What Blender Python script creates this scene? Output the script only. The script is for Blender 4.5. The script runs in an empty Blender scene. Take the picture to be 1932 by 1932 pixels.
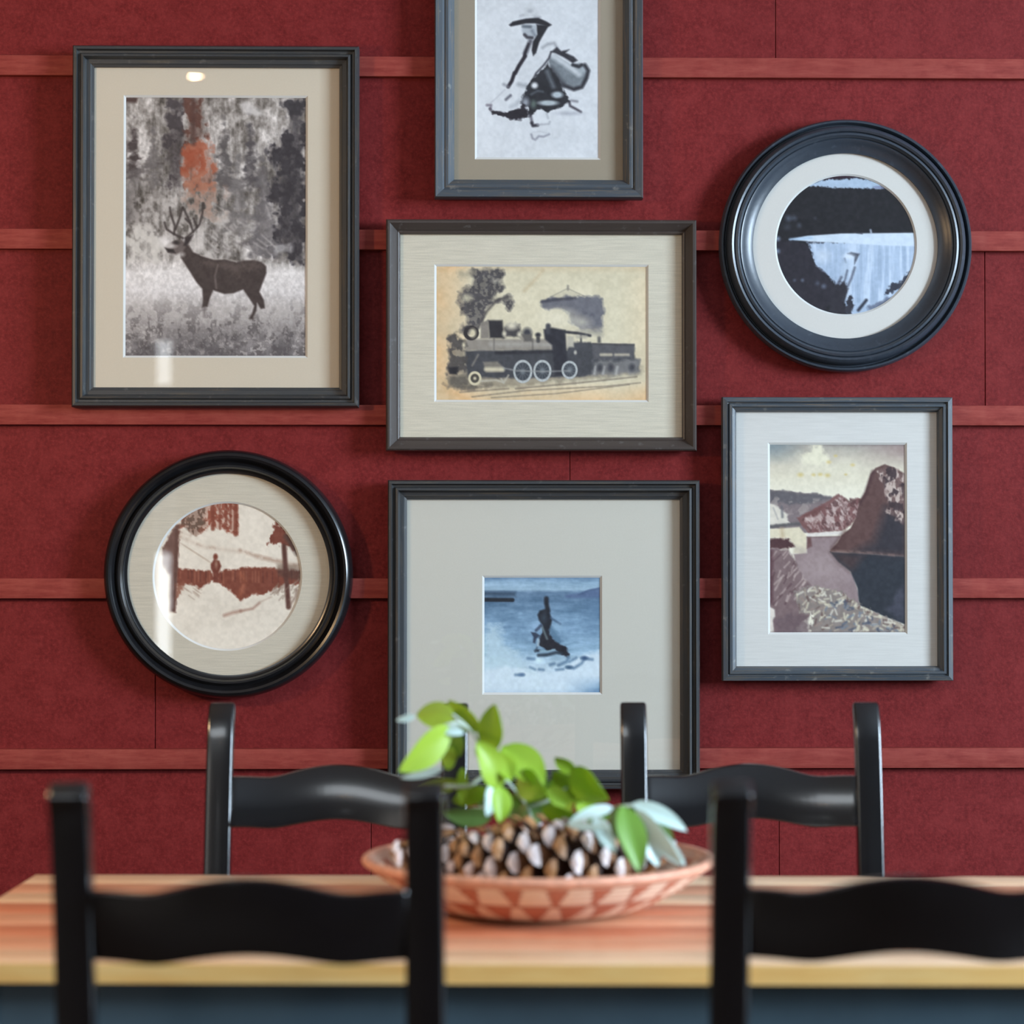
import bpy, bmesh, math, random
import numpy as np
from mathutils import Vector, Matrix

scene = bpy.context.scene
COL = scene.collection
R = math.radians

# ------------------------------------------------------------------ camera
IMG = 1932.0
FPX = 4400.0
CAM_Y, CAM_Z = -4.6, 1.25
YAW, PITCH = R(1.04), math.atan(74.0 / FPX)
cam_d = bpy.data.cameras.new('camera')
cam = bpy.data.objects.new('camera', cam_d)
COL.objects.link(cam)
cam.location = (0, CAM_Y, CAM_Z)
cam.rotation_euler = (R(90) + PITCH, 0, -YAW)
cam_d.sensor_width = 36.0
cam_d.lens = FPX / IMG * 36.0
cam_d.clip_start = 0.05
cam_d.dof.use_dof = True
cam_d.dof.focus_distance = 4.56
cam_d.dof.aperture_fstop = 2.9
scene.camera = cam

# ------------------------------------------------------------------ world, lights, exposure
scene.view_settings.view_transform = 'Standard'
scene.view_settings.look = 'None'
scene.view_settings.gamma = 1.0
scene.view_settings.use_curve_mapping = False
scene.view_settings.exposure = -0.28
world = bpy.data.worlds.new('world')
scene.world = world
world.use_nodes = True
world.node_tree.nodes['Background'].inputs[0].default_value = (0.72, 0.84, 1.0, 1)
world.node_tree.nodes['Background'].inputs[1].default_value = 0.5


def area_light(name, loc, aim, sx, sy, power, colour, spread=180):
    d = bpy.data.lights.new(name, 'AREA')
    d.shape = 'RECTANGLE'
    d.size, d.size_y = sx, sy
    d.energy = power
    d.color = colour
    d.spread = R(spread)
    o = bpy.data.objects.new(name, d)
    COL.objects.link(o)
    o.location = loc
    o.rotation_euler = (Vector(aim) - Vector(loc)).to_track_quat('-Z', 'Y').to_euler()
    return o


ROOM_L, ROOM_R, ROOM_F, ROOM_H = -3.4, 5.6, -8.4, 3.6
# daylight through the large window in the right wall
area_light('daylight_right', (ROOM_R - 0.03, -3.3, 2.3), (ROOM_R - 1, -3.3, 2.3), 1.8, 2.0, 940, (0.66, 0.83, 1.0))
# daylight through the window in the left wall and the narrow sidelight behind the camera
area_light('daylight_left', (ROOM_L + 0.03, -6.3, 2.0), (ROOM_L + 1, -6.3, 2.0), 1.2, 1.9, 40, (1.0, 0.93, 0.84))
area_light('daylight_sidelight_low', (-1.69, ROOM_F + 0.03, 0.93), (-1.69, ROOM_F + 1, 0.93), 0.075, 0.62, 2.0, (0.92, 0.97, 1.0))
area_light('daylight_sidelight_high', (-1.69, ROOM_F + 0.03, 2.29), (-1.69, ROOM_F + 1, 2.29), 0.075, 0.24, 0.5, (0.92, 0.97, 1.0))
# skylight over the left rear of the room
area_light('daylight_skylight', (-1.75, -5.75, ROOM_H - 0.015), (-1.75, -5.75, 0), 2.4, 1.7, 85, (0.86, 0.94, 1.0))
# warm recessed ceiling lights
for lx, ly, pw, sz in [(-1.35, -6.9, 2.5, 0.06)]:
    d = bpy.data.lights.new('downlight', 'AREA')
    d.shape = 'DISK'
    d.size = sz
    d.energy = pw
    d.color = (1.0, 0.62, 0.34)
    o = bpy.data.objects.new('downlight', d)
    COL.objects.link(o)
    o.location = (lx, ly, ROOM_H - 0.02)
# warm hanging lamp to the left of the table
d = bpy.data.lights.new('pendant_light', 'POINT')
d.shadow_soft_size = 0.09
d.energy = 74
d.color = (1.0, 0.66, 0.36)
o = bpy.data.objects.new('pendant_light', d)
COL.objects.link(o)
o.location = (-1.80, -1.75, 1.80)


# ------------------------------------------------------------------ pixel -> world helpers (measuring the photograph)
_fw = Vector((math.sin(YAW) * math.cos(PITCH), math.cos(YAW) * math.cos(PITCH), math.sin(PITCH)))
_rt = Vector((math.cos(YAW), -math.sin(YAW), 0))
_up = _rt.cross(_fw)
_C = Vector((0, CAM_Y, CAM_Z))


def ray(px, py):
    return (_fw + _rt * ((px - 966) / FPX) + _up * ((966 - py) / FPX))


def on_y(px, py, y):
    d = ray(px, py)
    return _C + d * ((y - CAM_Y) / d.y)


def on_z(px, py, z):
    d = ray(px, py)
    return _C + d * ((z - CAM_Z) / d.z)


# ------------------------------------------------------------------ object helpers
def tag(o, label=None, cat=None, group=None, kind=None):
    if label: o['label'] = label
    if cat: o['category'] = cat
    if group: o['group'] = group
    if kind: o['kind'] = kind
    return o


def empty(name, loc, rz=0.0, label=None, cat=None, group=None):
    o = bpy.data.objects.new(name, None)
    COL.objects.link(o)
    o.location = loc
    o.rotation_euler = (0, 0, rz)
    o.empty_display_size = 0.05
    tag(o, label, cat, group)
    return o


def link_mesh(name, me, parent=None, mats=(), smooth=None):
    for m in mats:
        me.materials.append(m)
    if smooth is not None:
        me.polygons.foreach_set('use_smooth', [True] * len(me.polygons))
        if smooth < 179:
            me.set_sharp_from_angle(angle=R(smooth))
    o = bpy.data.objects.new(name, me)
    COL.objects.link(o)
    if parent is not None:
        o.parent = parent
    return o


class MB:
    def __init__(self):
        self.v, self.f, self.m = [], [], []

    def add(self, vs, fs, mi=0):
        n = len(self.v)
        self.v += [tuple(p) for p in vs]
        self.f += [tuple(i + n for i in f) for f in fs]
        self.m += [mi] * len(fs)

    def box(self, x0, x1, y0, y1, z0, z1, mi=0):
        vs = [(x, y, z) for z in (z0, z1) for y in (y0, y1) for x in (x0, x1)]
        self.add(vs, [(0, 2, 3, 1), (4, 5, 7, 6), (0, 1, 5, 4), (2, 6, 7, 3), (0, 4, 6, 2), (1, 3, 7, 5)], mi)

    def loft(self, rings, closed=True, caps=True, mi=0):
        n = len(rings[0])
        vs = [p for r in rings for p in r]
        fs = []
        for i in range(len(rings) - 1):
            for j in range(n if closed else n - 1):
                k = (j + 1) % n
                fs.append((i * n + j, i * n + k, (i + 1) * n + k, (i + 1) * n + j))
        if caps:
            fs.append(tuple(range(n - 1, -1, -1)))
            fs.append(tuple((len(rings) - 1) * n + j for j in range(n)))
        self.add(vs, fs, mi)

    def tube(self, pts, rad, n=8):
        pts = [Vector(p) for p in pts]
        rings = []
        for i, p in enumerate(pts):
            t = (pts[min(i + 1, len(pts) - 1)] - pts[max(i - 1, 0)]).normalized()
            a = t.cross(Vector((0, 0, 1)))
            if a.length < 1e-3: a = t.cross(Vector((0, 1, 0)))
            a.normalize()
            b = t.cross(a)
            r = rad[i] if isinstance(rad, (list, tuple)) else rad
            rings.append([p + a * (r * math.cos(2 * math.pi * k / n)) + b * (r * math.sin(2 * math.pi * k / n)) for k in range(n)])
        self.loft(rings)

    def lathe(self, prof, n=96, axis='z', closed=False):
        """prof: list of (r, h)"""
        rings = []
        for r, h in prof:
            ring = []
            for k in range(n):
                a = 2 * math.pi * k / n
                if axis == 'z':
                    ring.append((r * math.cos(a), r * math.sin(a), h))
                else:                       # towards -y
                    ring.append((r * math.cos(a), -h, r * math.sin(a)))
            rings.append(ring)
        if closed:
            rings.append(rings[0])
        self.loft(rings, True, False)

    def mesh(self, name):
        me = bpy.data.meshes.new(name)
        me.from_pydata(self.v, [], self.f)
        bm = bmesh.new()
        bm.from_mesh(me)
        bmesh.ops.remove_doubles(bm, verts=bm.verts, dist=1e-6)
        bmesh.ops.recalc_face_normals(bm, faces=bm.faces)
        mi = None
        bm.to_mesh(me)
        bm.free()
        if len(me.polygons) == len(self.m):
            me.polygons.foreach_set('material_index', self.m)
        return me

    def build(self, name, mats, parent=None, smooth=None, bevel=None, segs=2):
        me = self.mesh(name)
        if not isinstance(mats, (list, tuple)): mats = [mats]
        if bevel:
            bm = bmesh.new(); bm.from_mesh(me)
            es = [e for e in bm.edges if len(e.link_faces) == 2 and e.calc_face_angle(0) > R(35)]
            bmesh.ops.bevel(bm, geom=es, offset=bevel, segments=segs, profile=0.5, affect='EDGES')
            bm.to_mesh(me); bm.free()
            if smooth is None: smooth = 40
        return link_mesh(name, me, parent, mats, smooth)


# ------------------------------------------------------------------ materials
def s2l(c):
    c = np.asarray(c, dtype=float)
    return np.where(c <= 0.04045, c / 12.92, ((c + 0.055) / 1.055) ** 2.4)


def rgb(r, g, b):
    l = s2l(np.array([r, g, b]) / 255.0)
    return (float(l[0]), float(l[1]), float(l[2]), 1)


class NT:
    def __init__(self, name):
        self.m = bpy.data.materials.new(name)
        self.m.use_nodes = True
        self.t = self.m.node_tree
        self.t.nodes.clear()
        self.out = self.t.nodes.new('ShaderNodeOutputMaterial')

    def n(self, typ, ins=None, **kw):
        x = self.t.nodes.new(typ)
        for k, v in kw.items():
            setattr(x, k, v)
        for k, v in (ins or {}).items():
            if isinstance(v, bpy.types.NodeSocket):
                self.t.links.new(v, x.inputs[k])
            else:
                x.inputs[k].default_value = v
        return x

    def ramp(self, fac, stops):
        x = self.n('ShaderNodeValToRGB', {0: fac})
        e = x.color_ramp.elements
        while len(e) < len(stops): e.new(0.5)
        for i, (p, c) in enumerate(stops):
            e[i].position = p
            e[i].color = c
        return x.outputs[0]

    def coords(self, scale=(1, 1, 1), kind='Object'):
        tc = self.n('ShaderNodeTexCoord')
        mp = self.n('ShaderNodeMapping', {0: tc.outputs[kind], 3: scale})
        return mp.outputs[0]

    def noise(self, vec, scale, detail=4, rough=0.55):
        return self.n('ShaderNodeTexNoise', {'Vector': vec, 'Scale': scale, 'Detail': detail, 'Roughness': rough}).outputs[0]

    def mix(self, fac, a, b, blend='MIX'):
        x = self.n('ShaderNodeMix', data_type='RGBA', blend_type=blend)
        for s, v in ((x.inputs[0], fac), (x.inputs[6], a), (x.inputs[7], b)):
            if isinstance(v, bpy.types.NodeSocket): self.t.links.new(v, s)
            else: s.default_value = v
        return x.outputs[2]

    def math(self, op, a, b=0.0):
        x = self.n('ShaderNodeMath', operation=op)
        for s, v in ((x.inputs[0], a), (x.inputs[1], b)):
            if isinstance(v, bpy.types.NodeSocket): self.t.links.new(v, s)
            else: s.default_value = v
        return x.outputs[0]

    def bump(self, h, strength, dist=0.001):
        return self.n('ShaderNodeBump', {'Height': h, 'Strength': strength, 'Distance': dist}).outputs[0]

    def principled(self, **ins):
        p = self.n('ShaderNodeBsdfPrincipled', {k.replace('_', ' '): v for k, v in ins.items()})
        self.t.links.new(p.outputs[0], self.out.inputs[0])
        return p


def m_simple(name, col, rough=0.5, var=0.0, scale=20.0, **kw):
    t = NT(name)
    c = col
    if var:
        nz = t.noise(t.coords(), scale)
        a = tuple(x * (1 - var) for x in col[:3]) + (1,)
        b = tuple(min(1, x * (1 + var)) for x in col[:3]) + (1,)
        c = t.ramp(nz, [(0.3, a), (0.7, b)])
    t.principled(Base_Color=c, Roughness=rough, **kw)
    return t.m


def m_siding(name, base, light, dark, grain=(1, 1, 1)):
    t = NT(name)
    v = t.coords()
    big = t.noise(v, 2.2, 3)
    fine = t.noise(t.coords(grain), 130, 5, 0.65)
    fib = t.noise(v, 26, 4, 0.6)
    c1 = t.ramp(fine, [(0.32, dark), (0.55, base), (0.75, light)])
    c2 = t.mix(t.ramp(fib, [(0.42, (0, 0, 0, 1)), (0.66, (0.45, 0.45, 0.45, 1))]), c1, light)
    c3 = t.mix(t.ramp(big, [(0.35, (0.0, 0, 0, 1)), (0.65, (0.30, 0.30, 0.30, 1))]), c2, dark)
    t.principled(Base_Color=c3, Roughness=0.62, Normal=t.bump(fine, 0.3, 0.0015), Specular_IOR_Level=0.18)
    return t.m


M = {}
M['siding'] = m_siding('red_stained_siding', rgb(114, 31, 31), rgb(134, 46, 45), rgb(92, 20, 21))
M['batten'] = m_siding('red_stained_batten', rgb(142, 60, 53), rgb(156, 76, 66), rgb(126, 48, 43), (0.15, 1, 1))
M['backing'] = m_simple('dark_red_backing', rgb(70, 22, 22), 0.8)


def m_frame(name, base, rub, rubcol_hi, rough=0.48, amount=0.5, stretch=(6, 40, 40)):
    t = NT(name)
    v = t.coords(stretch)
    nz = t.noise(v, 4.0, 5, 0.65)
    n2 = t.noise(t.coords(), 60, 3)
    c = t.mix(t.ramp(nz, [(0.5, (0, 0, 0, 1)), (0.72, (amount, amount, amount, 1))]), base, rub)
    c = t.mix(t.ramp(n2, [(0.62, (0, 0, 0, 1)), (0.8, (amount, amount, amount, 1))]), c, rubcol_hi)
    t.principled(Base_Color=c, Roughness=rough, Normal=t.bump(nz, 0.25, 0.0006))
    return t.m


FR_BASE, FR_RUB, FR_HI = rgb(48, 50, 52), rgb(88, 76, 58), rgb(110, 108, 104)
M['frame_h'] = m_frame('charcoal_frame_h', FR_BASE, FR_RUB, FR_HI, stretch=(3, 40, 60))
M['frame_v'] = m_frame('charcoal_frame_v', FR_BASE, FR_RUB, FR_HI, stretch=(60, 40, 3))
M['frame_train_h'] = m_frame('pewter_frame_h', rgb(66, 58, 54), rgb(52, 44, 38), rgb(120, 118, 116), 0.36, stretch=(3, 40, 60))
M['frame_train_v'] = m_frame('pewter_frame_v', rgb(66, 58, 54), rgb(52, 44, 38), rgb(120, 118, 116), 0.36, stretch=(60, 40, 3))
M['frame_blue_h'] = m_frame('slate_frame_h', rgb(64, 71, 78), rgb(112, 96, 74), rgb(132, 130, 124), 0.47, 0.7, stretch=(3, 40, 60))
M['frame_blue_v'] = m_frame('slate_frame_v', rgb(64, 71, 78), rgb(112, 96, 74), rgb(132, 130, 124), 0.47, 0.7, stretch=(60, 40, 3))
M['round_black'] = m_simple('black_lacquer_frame', rgb(22, 22, 24), 0.22, 0.2, 30)
M['round_slate'] = m_frame('slate_black_round', rgb(50, 57, 66), rgb(40, 44, 52), rgb(86, 94, 104), 0.32, 0.5, (20, 20, 20))
M['black_wood'] = m_simple('black_painted_wood', rgb(6, 6, 9), 0.22, 0.25, 14, Coat_Weight=0.7, Coat_Roughness=0.12)
M['white_core'] = m_simple('white_mat_core', rgb(206, 205, 200), 0.8)
M['backboard'] = m_simple('picture_backboard', rgb(60, 48, 38), 0.8)


def m_mat(name, col, linen=0.0):
    t = NT(name)
    if linen:
        n1 = t.noise(t.coords((7, 1, 150)), 2.2, 5, 0.6)
        n2 = t.noise(t.coords((120, 1, 120)), 3.0, 3)
        a = tuple(x * (1 - linen) for x in col[:3]) + (1,)
        b = tuple(min(1, x * (1 + linen * 0.6)) for x in col[:3]) + (1,)
        c = t.ramp(n1, [(0.3, a), (0.65, b)])
        c = t.mix(0.25, c, t.ramp(n2, [(0.3, a), (0.7, b)]))
        t.principled(Base_Color=c, Roughness=0.85, Normal=t.bump(n1, 0.15, 0.0005))
    else:
        n1 = t.noise(t.coords(), 300, 2)
        a = tuple(x * 0.97 for x in col[:3]) + (1,)
        t.principled(Base_Color=t.ramp(n1, [(0.3, a), (0.7, col)]), Roughness=0.85)
    return t.m


def m_print():
    t = NT('printed_paper')
    a = t.n('ShaderNodeAttribute', attribute_name='print')
    t.principled(Base_Color=a.outputs[0], Roughness=0.6, Specular_IOR_Level=0.3)
    return t.m


M['print'] = m_print()


def m_glass():
    t = NT('picture_glass')
    lw = t.n('ShaderNodeLayerWeight', {'Blend': 0.5})
    f = t.math('ADD', t.math('MULTIPLY', t.math('POWER', lw.outputs['Facing'], 5.0), 0.9), 0.045)
    tr = t.n('ShaderNodeBsdfTransparent')
    gl = t.n('ShaderNodeBsdfGlossy', {'Color': (1, 1, 1, 1), 'Roughness': 0.0})
    mx = t.n('ShaderNodeMixShader', {0: f, 1: tr.outputs[0], 2: gl.outputs[0]})
    t.t.links.new(mx.outputs[0], t.out.inputs[0])
    return t.m


M['glass'] = m_glass()


def m_wood(name, c0, c1, c2, rough=0.4, axis_scale=(1.2, 16, 16), **kw):
    t = NT(name)
    v = t.coords(axis_scale)
    oi = t.n('ShaderNodeObjectInfo')
    off = t.n('ShaderNodeVectorMath', {0: v, 1: oi.outputs['Random']}, operation='ADD')
    n1 = t.noise(off.outputs[0], 3.0, 6, 0.6)
    n2 = t.noise(off.outputs[0], 14.0, 4, 0.6)
    c = t.ramp(n1, [(0.3, c0), (0.5, c1), (0.7, c2)])
    c = t.mix(t.ramp(n2, [(0.45, (0, 0, 0, 1)), (0.7, (0.4, 0.4, 0.4, 1))]), c, c0)
    t.principled(Base_Color=c, Roughness=rough, Normal=t.bump(n1, 0.08, 0.001), **kw)
    return t.m


PLANKS = [m_wood('plank_pale', rgb(232, 190, 150), rgb(242, 208, 170), rgb(246, 220, 188), 0.3),
          m_wood('plank_pink', rgb(214, 146, 110), rgb(228, 170, 134), rgb(236, 190, 156), 0.36),
          m_wood('plank_red', rgb(200, 116, 82), rgb(216, 142, 106), rgb(228, 168, 130), 0.36)]
M['plank_edge'] = m_wood('plank_edge', rgb(236, 176, 96), rgb(248, 200, 122), rgb(250, 210, 140), 0.45)
M['apron'] = m_simple('dark_slate_paint', rgb(78, 98, 110), 0.3, 0.12, 8)
M['floor'] = m_wood('brown_floor_boards', rgb(48, 34, 26), rgb(62, 45, 34), rgb(74, 55, 42), 0.45, (0.8, 9, 9))
M['plaster'] = m_simple('taupe_plaster', rgb(104, 100, 96), 0.85, 0.04, 6)
M['ceiling'] = m_simple('ceiling_plaster', rgb(190, 190, 190), 0.9, 0.03, 6)
M['white_trim'] = m_simple('white_trim', rgb(226, 224, 218), 0.5)

# ------------------------------------------------------------------ the room
def struct(o):
    o['kind'] = 'structure'
    return o


floor = struct(empty('floor', (0, 0, 0)))
b = MB(); b.box(ROOM_L, ROOM_R, ROOM_F, 0.10, -0.06, -0.02)
b.build('subfloor', M['backing'], floor)
pb = MB(); pb.box(ROOM_L, ROOM_R, -0.068, 0.068, -0.02, 0.0)
fme = pb.build('floor_board', M['floor'], floor)
fme.location.y = 0.0
yy, k = -0.068, 0
fme.location.y = yy + 0.0
k = 1
while yy - 0.14 > ROOM_F:
    yy -= 0.14
    o = fme.copy(); COL.objects.link(o); o.parent = floor
    o.location.y = yy
b = MB(); b.box(ROOM_L, ROOM_R, ROOM_F, 0.1, ROOM_H, ROOM_H + 0.08)
struct(b.build('ceiling', M['ceiling']))
LY0, LY1, LZ0, LZ1 = -6.95, -5.65, 1.0, 3.0
b = MB()
b.box(ROOM_L - 0.1, ROOM_L, ROOM_F - 0.1, LY0, -0.06, ROOM_H + 0.08)
b.box(ROOM_L - 0.1, ROOM_L, LY1, 0.1, -0.06, ROOM_H + 0.08)
b.box(ROOM_L - 0.1, ROOM_L, LY0, LY1, -0.06, LZ0)
b.box(ROOM_L - 0.1, ROOM_L, LY0, LY1, LZ1, ROOM_H + 0.08)
struct(b.build('wall_left', M['plaster']))
# right wall with a window opening
WY0, WY1, WZ0, WZ1 = -4.25, -2.35, 1.25, 3.35
b = MB()
b.box(ROOM_R, ROOM_R + 0.1, ROOM_F - 0.1, WY0, -0.06, ROOM_H + 0.08)
b.box(ROOM_R, ROOM_R + 0.1, WY1, 0.1, -0.06, ROOM_H + 0.08)
b.box(ROOM_R, ROOM_R + 0.1, WY0, WY1, -0.06, WZ0)
b.box(ROOM_R, ROOM_R + 0.1, WY0, WY1, WZ1, ROOM_H + 0.08)
struct(b.build('wall_right', M['plaster']))


def window_frame(name, axis, c, a0, a1, z0, z1):
    b = MB()
    w, d = min(0.06, (a1 - a0) * 0.2), 0.04
    def bx(p0, p1, q0, q1):
        if axis == 'x': b.box(c, c + d, p0, p1, q0, q1)
        else: b.box(p0, p1, c, c + d, q0, q1)
    bx(a0, a0 + w, z0, z1); bx(a1 - w, a1, z0, z1); bx(a0 + w, a1 - w, z0, z0 + w); bx(a0 + w, a1 - w, z1 - w, z1)
    struct(b.build(name, M['white_trim']))


window_frame('window_3', 'x', ROOM_L - 0.045, LY0, LY1, LZ0, LZ1)
window_frame('window_1', 'x', ROOM_R + 0.005, WY0, WY1, WZ0, WZ1)
FX0, FX1, FZ0, FZ1 = -1.755, -1.625, 0.56, 2.45
b = MB()
b.box(ROOM_L, FX0, ROOM_F - 0.1, ROOM_F, -0.06, ROOM_H + 0.08)
b.box(FX1, ROOM_R, ROOM_F - 0.1, ROOM_F, -0.06, ROOM_H + 0.08)
b.box(FX0, FX1, ROOM_F - 0.1, ROOM_F, -0.06, FZ0)
b.box(FX0, FX1, ROOM_F - 0.1, ROOM_F, FZ1, ROOM_H + 0.08)
struct(b.build('wall_front', M['plaster']))
window_frame('window_2', 'y', ROOM_F - 0.045, FX0, FX1, FZ0, FZ1)

# back wall: backing, wide siding boards and horizontal battens
wall = struct(empty('wall_back', (0, 0, 0)))
b = MB(); b.box(ROOM_L, ROOM_R, 0.013, 0.1, -0.02, ROOM_H)
b.build('wall_core', M['backing'], wall)
bt_z = [on_y(966, p, -0.018).z for p in (126, 452.5, 783, 1110, 1431.5)]
bt_h = 0.0396
pitch = (bt_z[0] - bt_z[4]) / 4
levels = []
z = bt_z[4]
while z - pitch > 0.1:
    z -= pitch
    levels.append(z)
levels = levels[::-1] + bt_z[::-1]
while levels[-1] + pitch < ROOM_H - 0.06:
    levels.append(levels[-1] + pitch)
rnd = random.Random(4)
btm = MB(); btm.box(ROOM_L + 0.001, ROOM_R - 0.001, -0.018, 0.0, -bt_h / 2, bt_h / 2)
bt0 = btm.build('batten', M['batten'], wall, bevel=0.0018, segs=2)
bt0.location.z = levels[0]
for zz in levels[1:]:
    o = bt0.copy(); COL.objects.link(o); o.parent = wall; o.location.z = zz
edges = [0.0] + levels + [ROOM_H]
row_seams = {}
for r in range(len(edges) - 1):
    row_seams[r] = [rnd.uniform(-2.6, -1.6), rnd.uniform(1.4, 3.0)]
def row_of(py):
    zc = on_y(966, py, 0).z
    return max(i for i, e in enumerate(edges[:-1]) if e <= zc)
for px, py in ((1463, 60), (1858, 600), (293, 1300), (1470, 1600), (1075, 880), (700, 1600)):
    row_seams[row_of(py)].append(on_y(px, py, 0).x)
for r in range(len(edges) - 1):
    xs = [ROOM_L + 0.002] + sorted(row_seams[r]) + [ROOM_R - 0.002]
    for x0, x1 in zip(xs[:-1], xs[1:]):
        b = MB()
        d = rnd.uniform(0, 0.0008)
        b.box(x0 + 0.0006, x1 - 0.0006, -d, 0.013, edges[r] + 0.001, edges[r + 1] - 0.001)
        b.build('siding_board', M['siding'], wall, bevel=0.0008, segs=1)

# ------------------------------------------------------------------ painter for the printed pictures
class Canvas:
    """u, v run in the units of an enlarged view of the print; colours are print inks in sRGB 0..255"""
    def __init__(self, px0, py0, px1, py1, ox, oy, s, step=1.35):
        self.nx = max(8, int(round((px1 - px0) / step)))
        self.ny = max(8, int(round((py1 - py0) / step)))
        x = np.linspace(px0, px1, self.nx); y = np.linspace(py0, py1, self.ny)
        self.X, self.Y = np.meshgrid((x - ox) * s, (y - oy) * s)
        self.C = np.zeros((self.ny, self.nx, 3)) + 200.0
        self.u = step * s

    def noise(self, sx, sy, seed=0, octv=3, gain=0.55):
        rs = np.random.RandomState(seed)
        out = np.zeros_like(self.X); amp, tot = 1.0, 0.0
        for o in range(octv):
            gx = (self.X - self.X.min()) / (sx / 2 ** o); gy = (self.Y - self.Y.min()) / (sy / 2 ** o)
            ix, iy = gx.astype(int), gy.astype(int)
            L = rs.rand(iy.max() + 2, ix.max() + 2)
            fx = gx - ix; fy = gy - iy
            fx = fx * fx * (3 - 2 * fx); fy = fy * fy * (3 - 2 * fy)
            out += amp * ((L[iy, ix] * (1 - fx) + L[iy, ix + 1] * fx) * (1 - fy) + (L[iy + 1, ix] * (1 - fx) + L[iy + 1, ix + 1] * fx) * fy)
            tot += amp; amp *= gain
        return np.clip((out / tot - 0.5) * 1.9 + 0.5, 0, 1)

    def put(self, mask, col):
        m = mask[..., None]
        self.C = self.C * (1 - m) + np.asarray(col, float) * m

    def _sd(self, P, closed, sl):
        X, Y = self.X[sl], self.Y[sl]
        d = np.full(X.shape, 1e9); ins = np.zeros(X.shape, bool)
        n = len(P)
        for i in range(n if closed else n - 1):
            x0, y0 = P[i]; x1, y1 = P[(i + 1) % n]
            dx, dy = x1 - x0, y1 - y0
            L = dx * dx + dy * dy + 1e-9
            t = np.clip(((X - x0) * dx + (Y - y0) * dy) / L, 0, 1)
            d = np.minimum(d, np.hypot(X - x0 - t * dx, Y - y0 - t * dy))
            if closed:
                c = ((y0 > Y) != (y1 > Y)) & (X < dx * (Y - y0) / (dy if abs(dy) > 1e-9 else 1e-9) + x0)
                ins ^= c
        return d, ins

    def _slice(self, P, pad):
        P = np.asarray(P, float)
        xs, ys = self.X[0], self.Y[:, 0]
        i0 = np.searchsorted(xs, P[:, 0].min() - pad); i1 = np.searchsorted(xs, P[:, 0].max() + pad)
        j0 = np.searchsorted(ys, P[:, 1].min() - pad); j1 = np.searchsorted(ys, P[:, 1].max() + pad)
        return (slice(j0, j1), slice(i0, i1))

    def mask_poly(self, P, soft=4, rough=None, jag=0):
        sl = self._slice(P, soft * 2 + jag * 2)
        m = np.zeros(self.X.shape)
        if m[sl].size == 0: return m
        d, ins = self._sd(P, True, sl)
        sd = np.where(ins, d, -d)
        if rough is not None: sd = sd + (rough[sl] - 0.5) * 2 * jag
        m[sl] = np.clip(sd / soft * 0.5 + 0.5, 0, 1)
        return m

    def fill(self, P, col, soft=4, a=1.0, rough=None, jag=0, tex=None):
        m = self.mask_poly(P, soft, rough, jag) * a
        if tex is not None: m = m * tex
        self.put(m, col)

    def stroke(self, P, w, col, soft=4, a=1.0, tex=None):
        sl = self._slice(P, w + soft * 2)
        m = np.zeros(self.X.shape)
        if m[sl].size == 0: return
        d, _ = self._sd(P, False, sl)
        m[sl] = np.clip((w / 2 - d) / soft * 0.5 + 0.5, 0, 1) * a
        if tex is not None: m = m * tex
        self.put(m, col)

    def blob(self, x, y, rx, ry, col, soft=0.3, a=1.0, tex=None):
        d = np.hypot((self.X - x) / rx, (self.Y - y) / ry)
        m = np.clip((1 - d) / soft * 0.5 + 0.5, 0, 1) * a
        if tex is not None: m = m * tex
        self.put(m, col)

    def ring(self, x, y, rx, ry, w, col, a=1.0):
        d = np.abs(np.hypot((self.X - x) / rx, (self.Y - y) / ry) - 1) * min(rx, ry)
        self.put(np.clip((w / 2 - d) / 4 * 0.5 + 0.5, 0, 1) * a, col)

    def grad_y(self, stops):
        ys = [s[0] for s in stops]
        for k in range(3):
            self.C[..., k] = np.interp(self.Y, ys, [s[1][k] for s in stops])

    def mottle(self, n, amt):
        self.C = self.C + ((n - 0.5) * 2 * amt)[..., None]


def th(n, lo, hi):
    return np.clip((n - lo) / (hi - lo), 0, 1)


def conifer(c, x, top, bot, hw, col, seed, a=0.9):
    P = [(x, top)]
    rs = random.Random(seed)
    k = 9
    for i in range(1, k + 1):
        t = i / k
        P.append((x + hw * t * rs.uniform(0.75, 1.15), top + (bot - top) * t))
        P.append((x + hw * t * rs.uniform(0.35, 0.65), top + (bot - top) * min(1, t + 0.03)))
    Q = []
    for i in range(k, 0, -1):
        t = i / k
        Q.append((x - hw * t * rs.uniform(0.35, 0.65), top + (bot - top) * min(1, t + 0.03)))
        Q.append((x - hw * t * rs.uniform(0.75, 1.15), top + (bot - top) * t))
    c.fill(P + Q, col, 14, a, c.noise(60, 45, seed + 50), 22, tex=0.72 + 0.28 * th(c.noise(46, 34, seed + 90), 0.25, 0.6))


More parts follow.
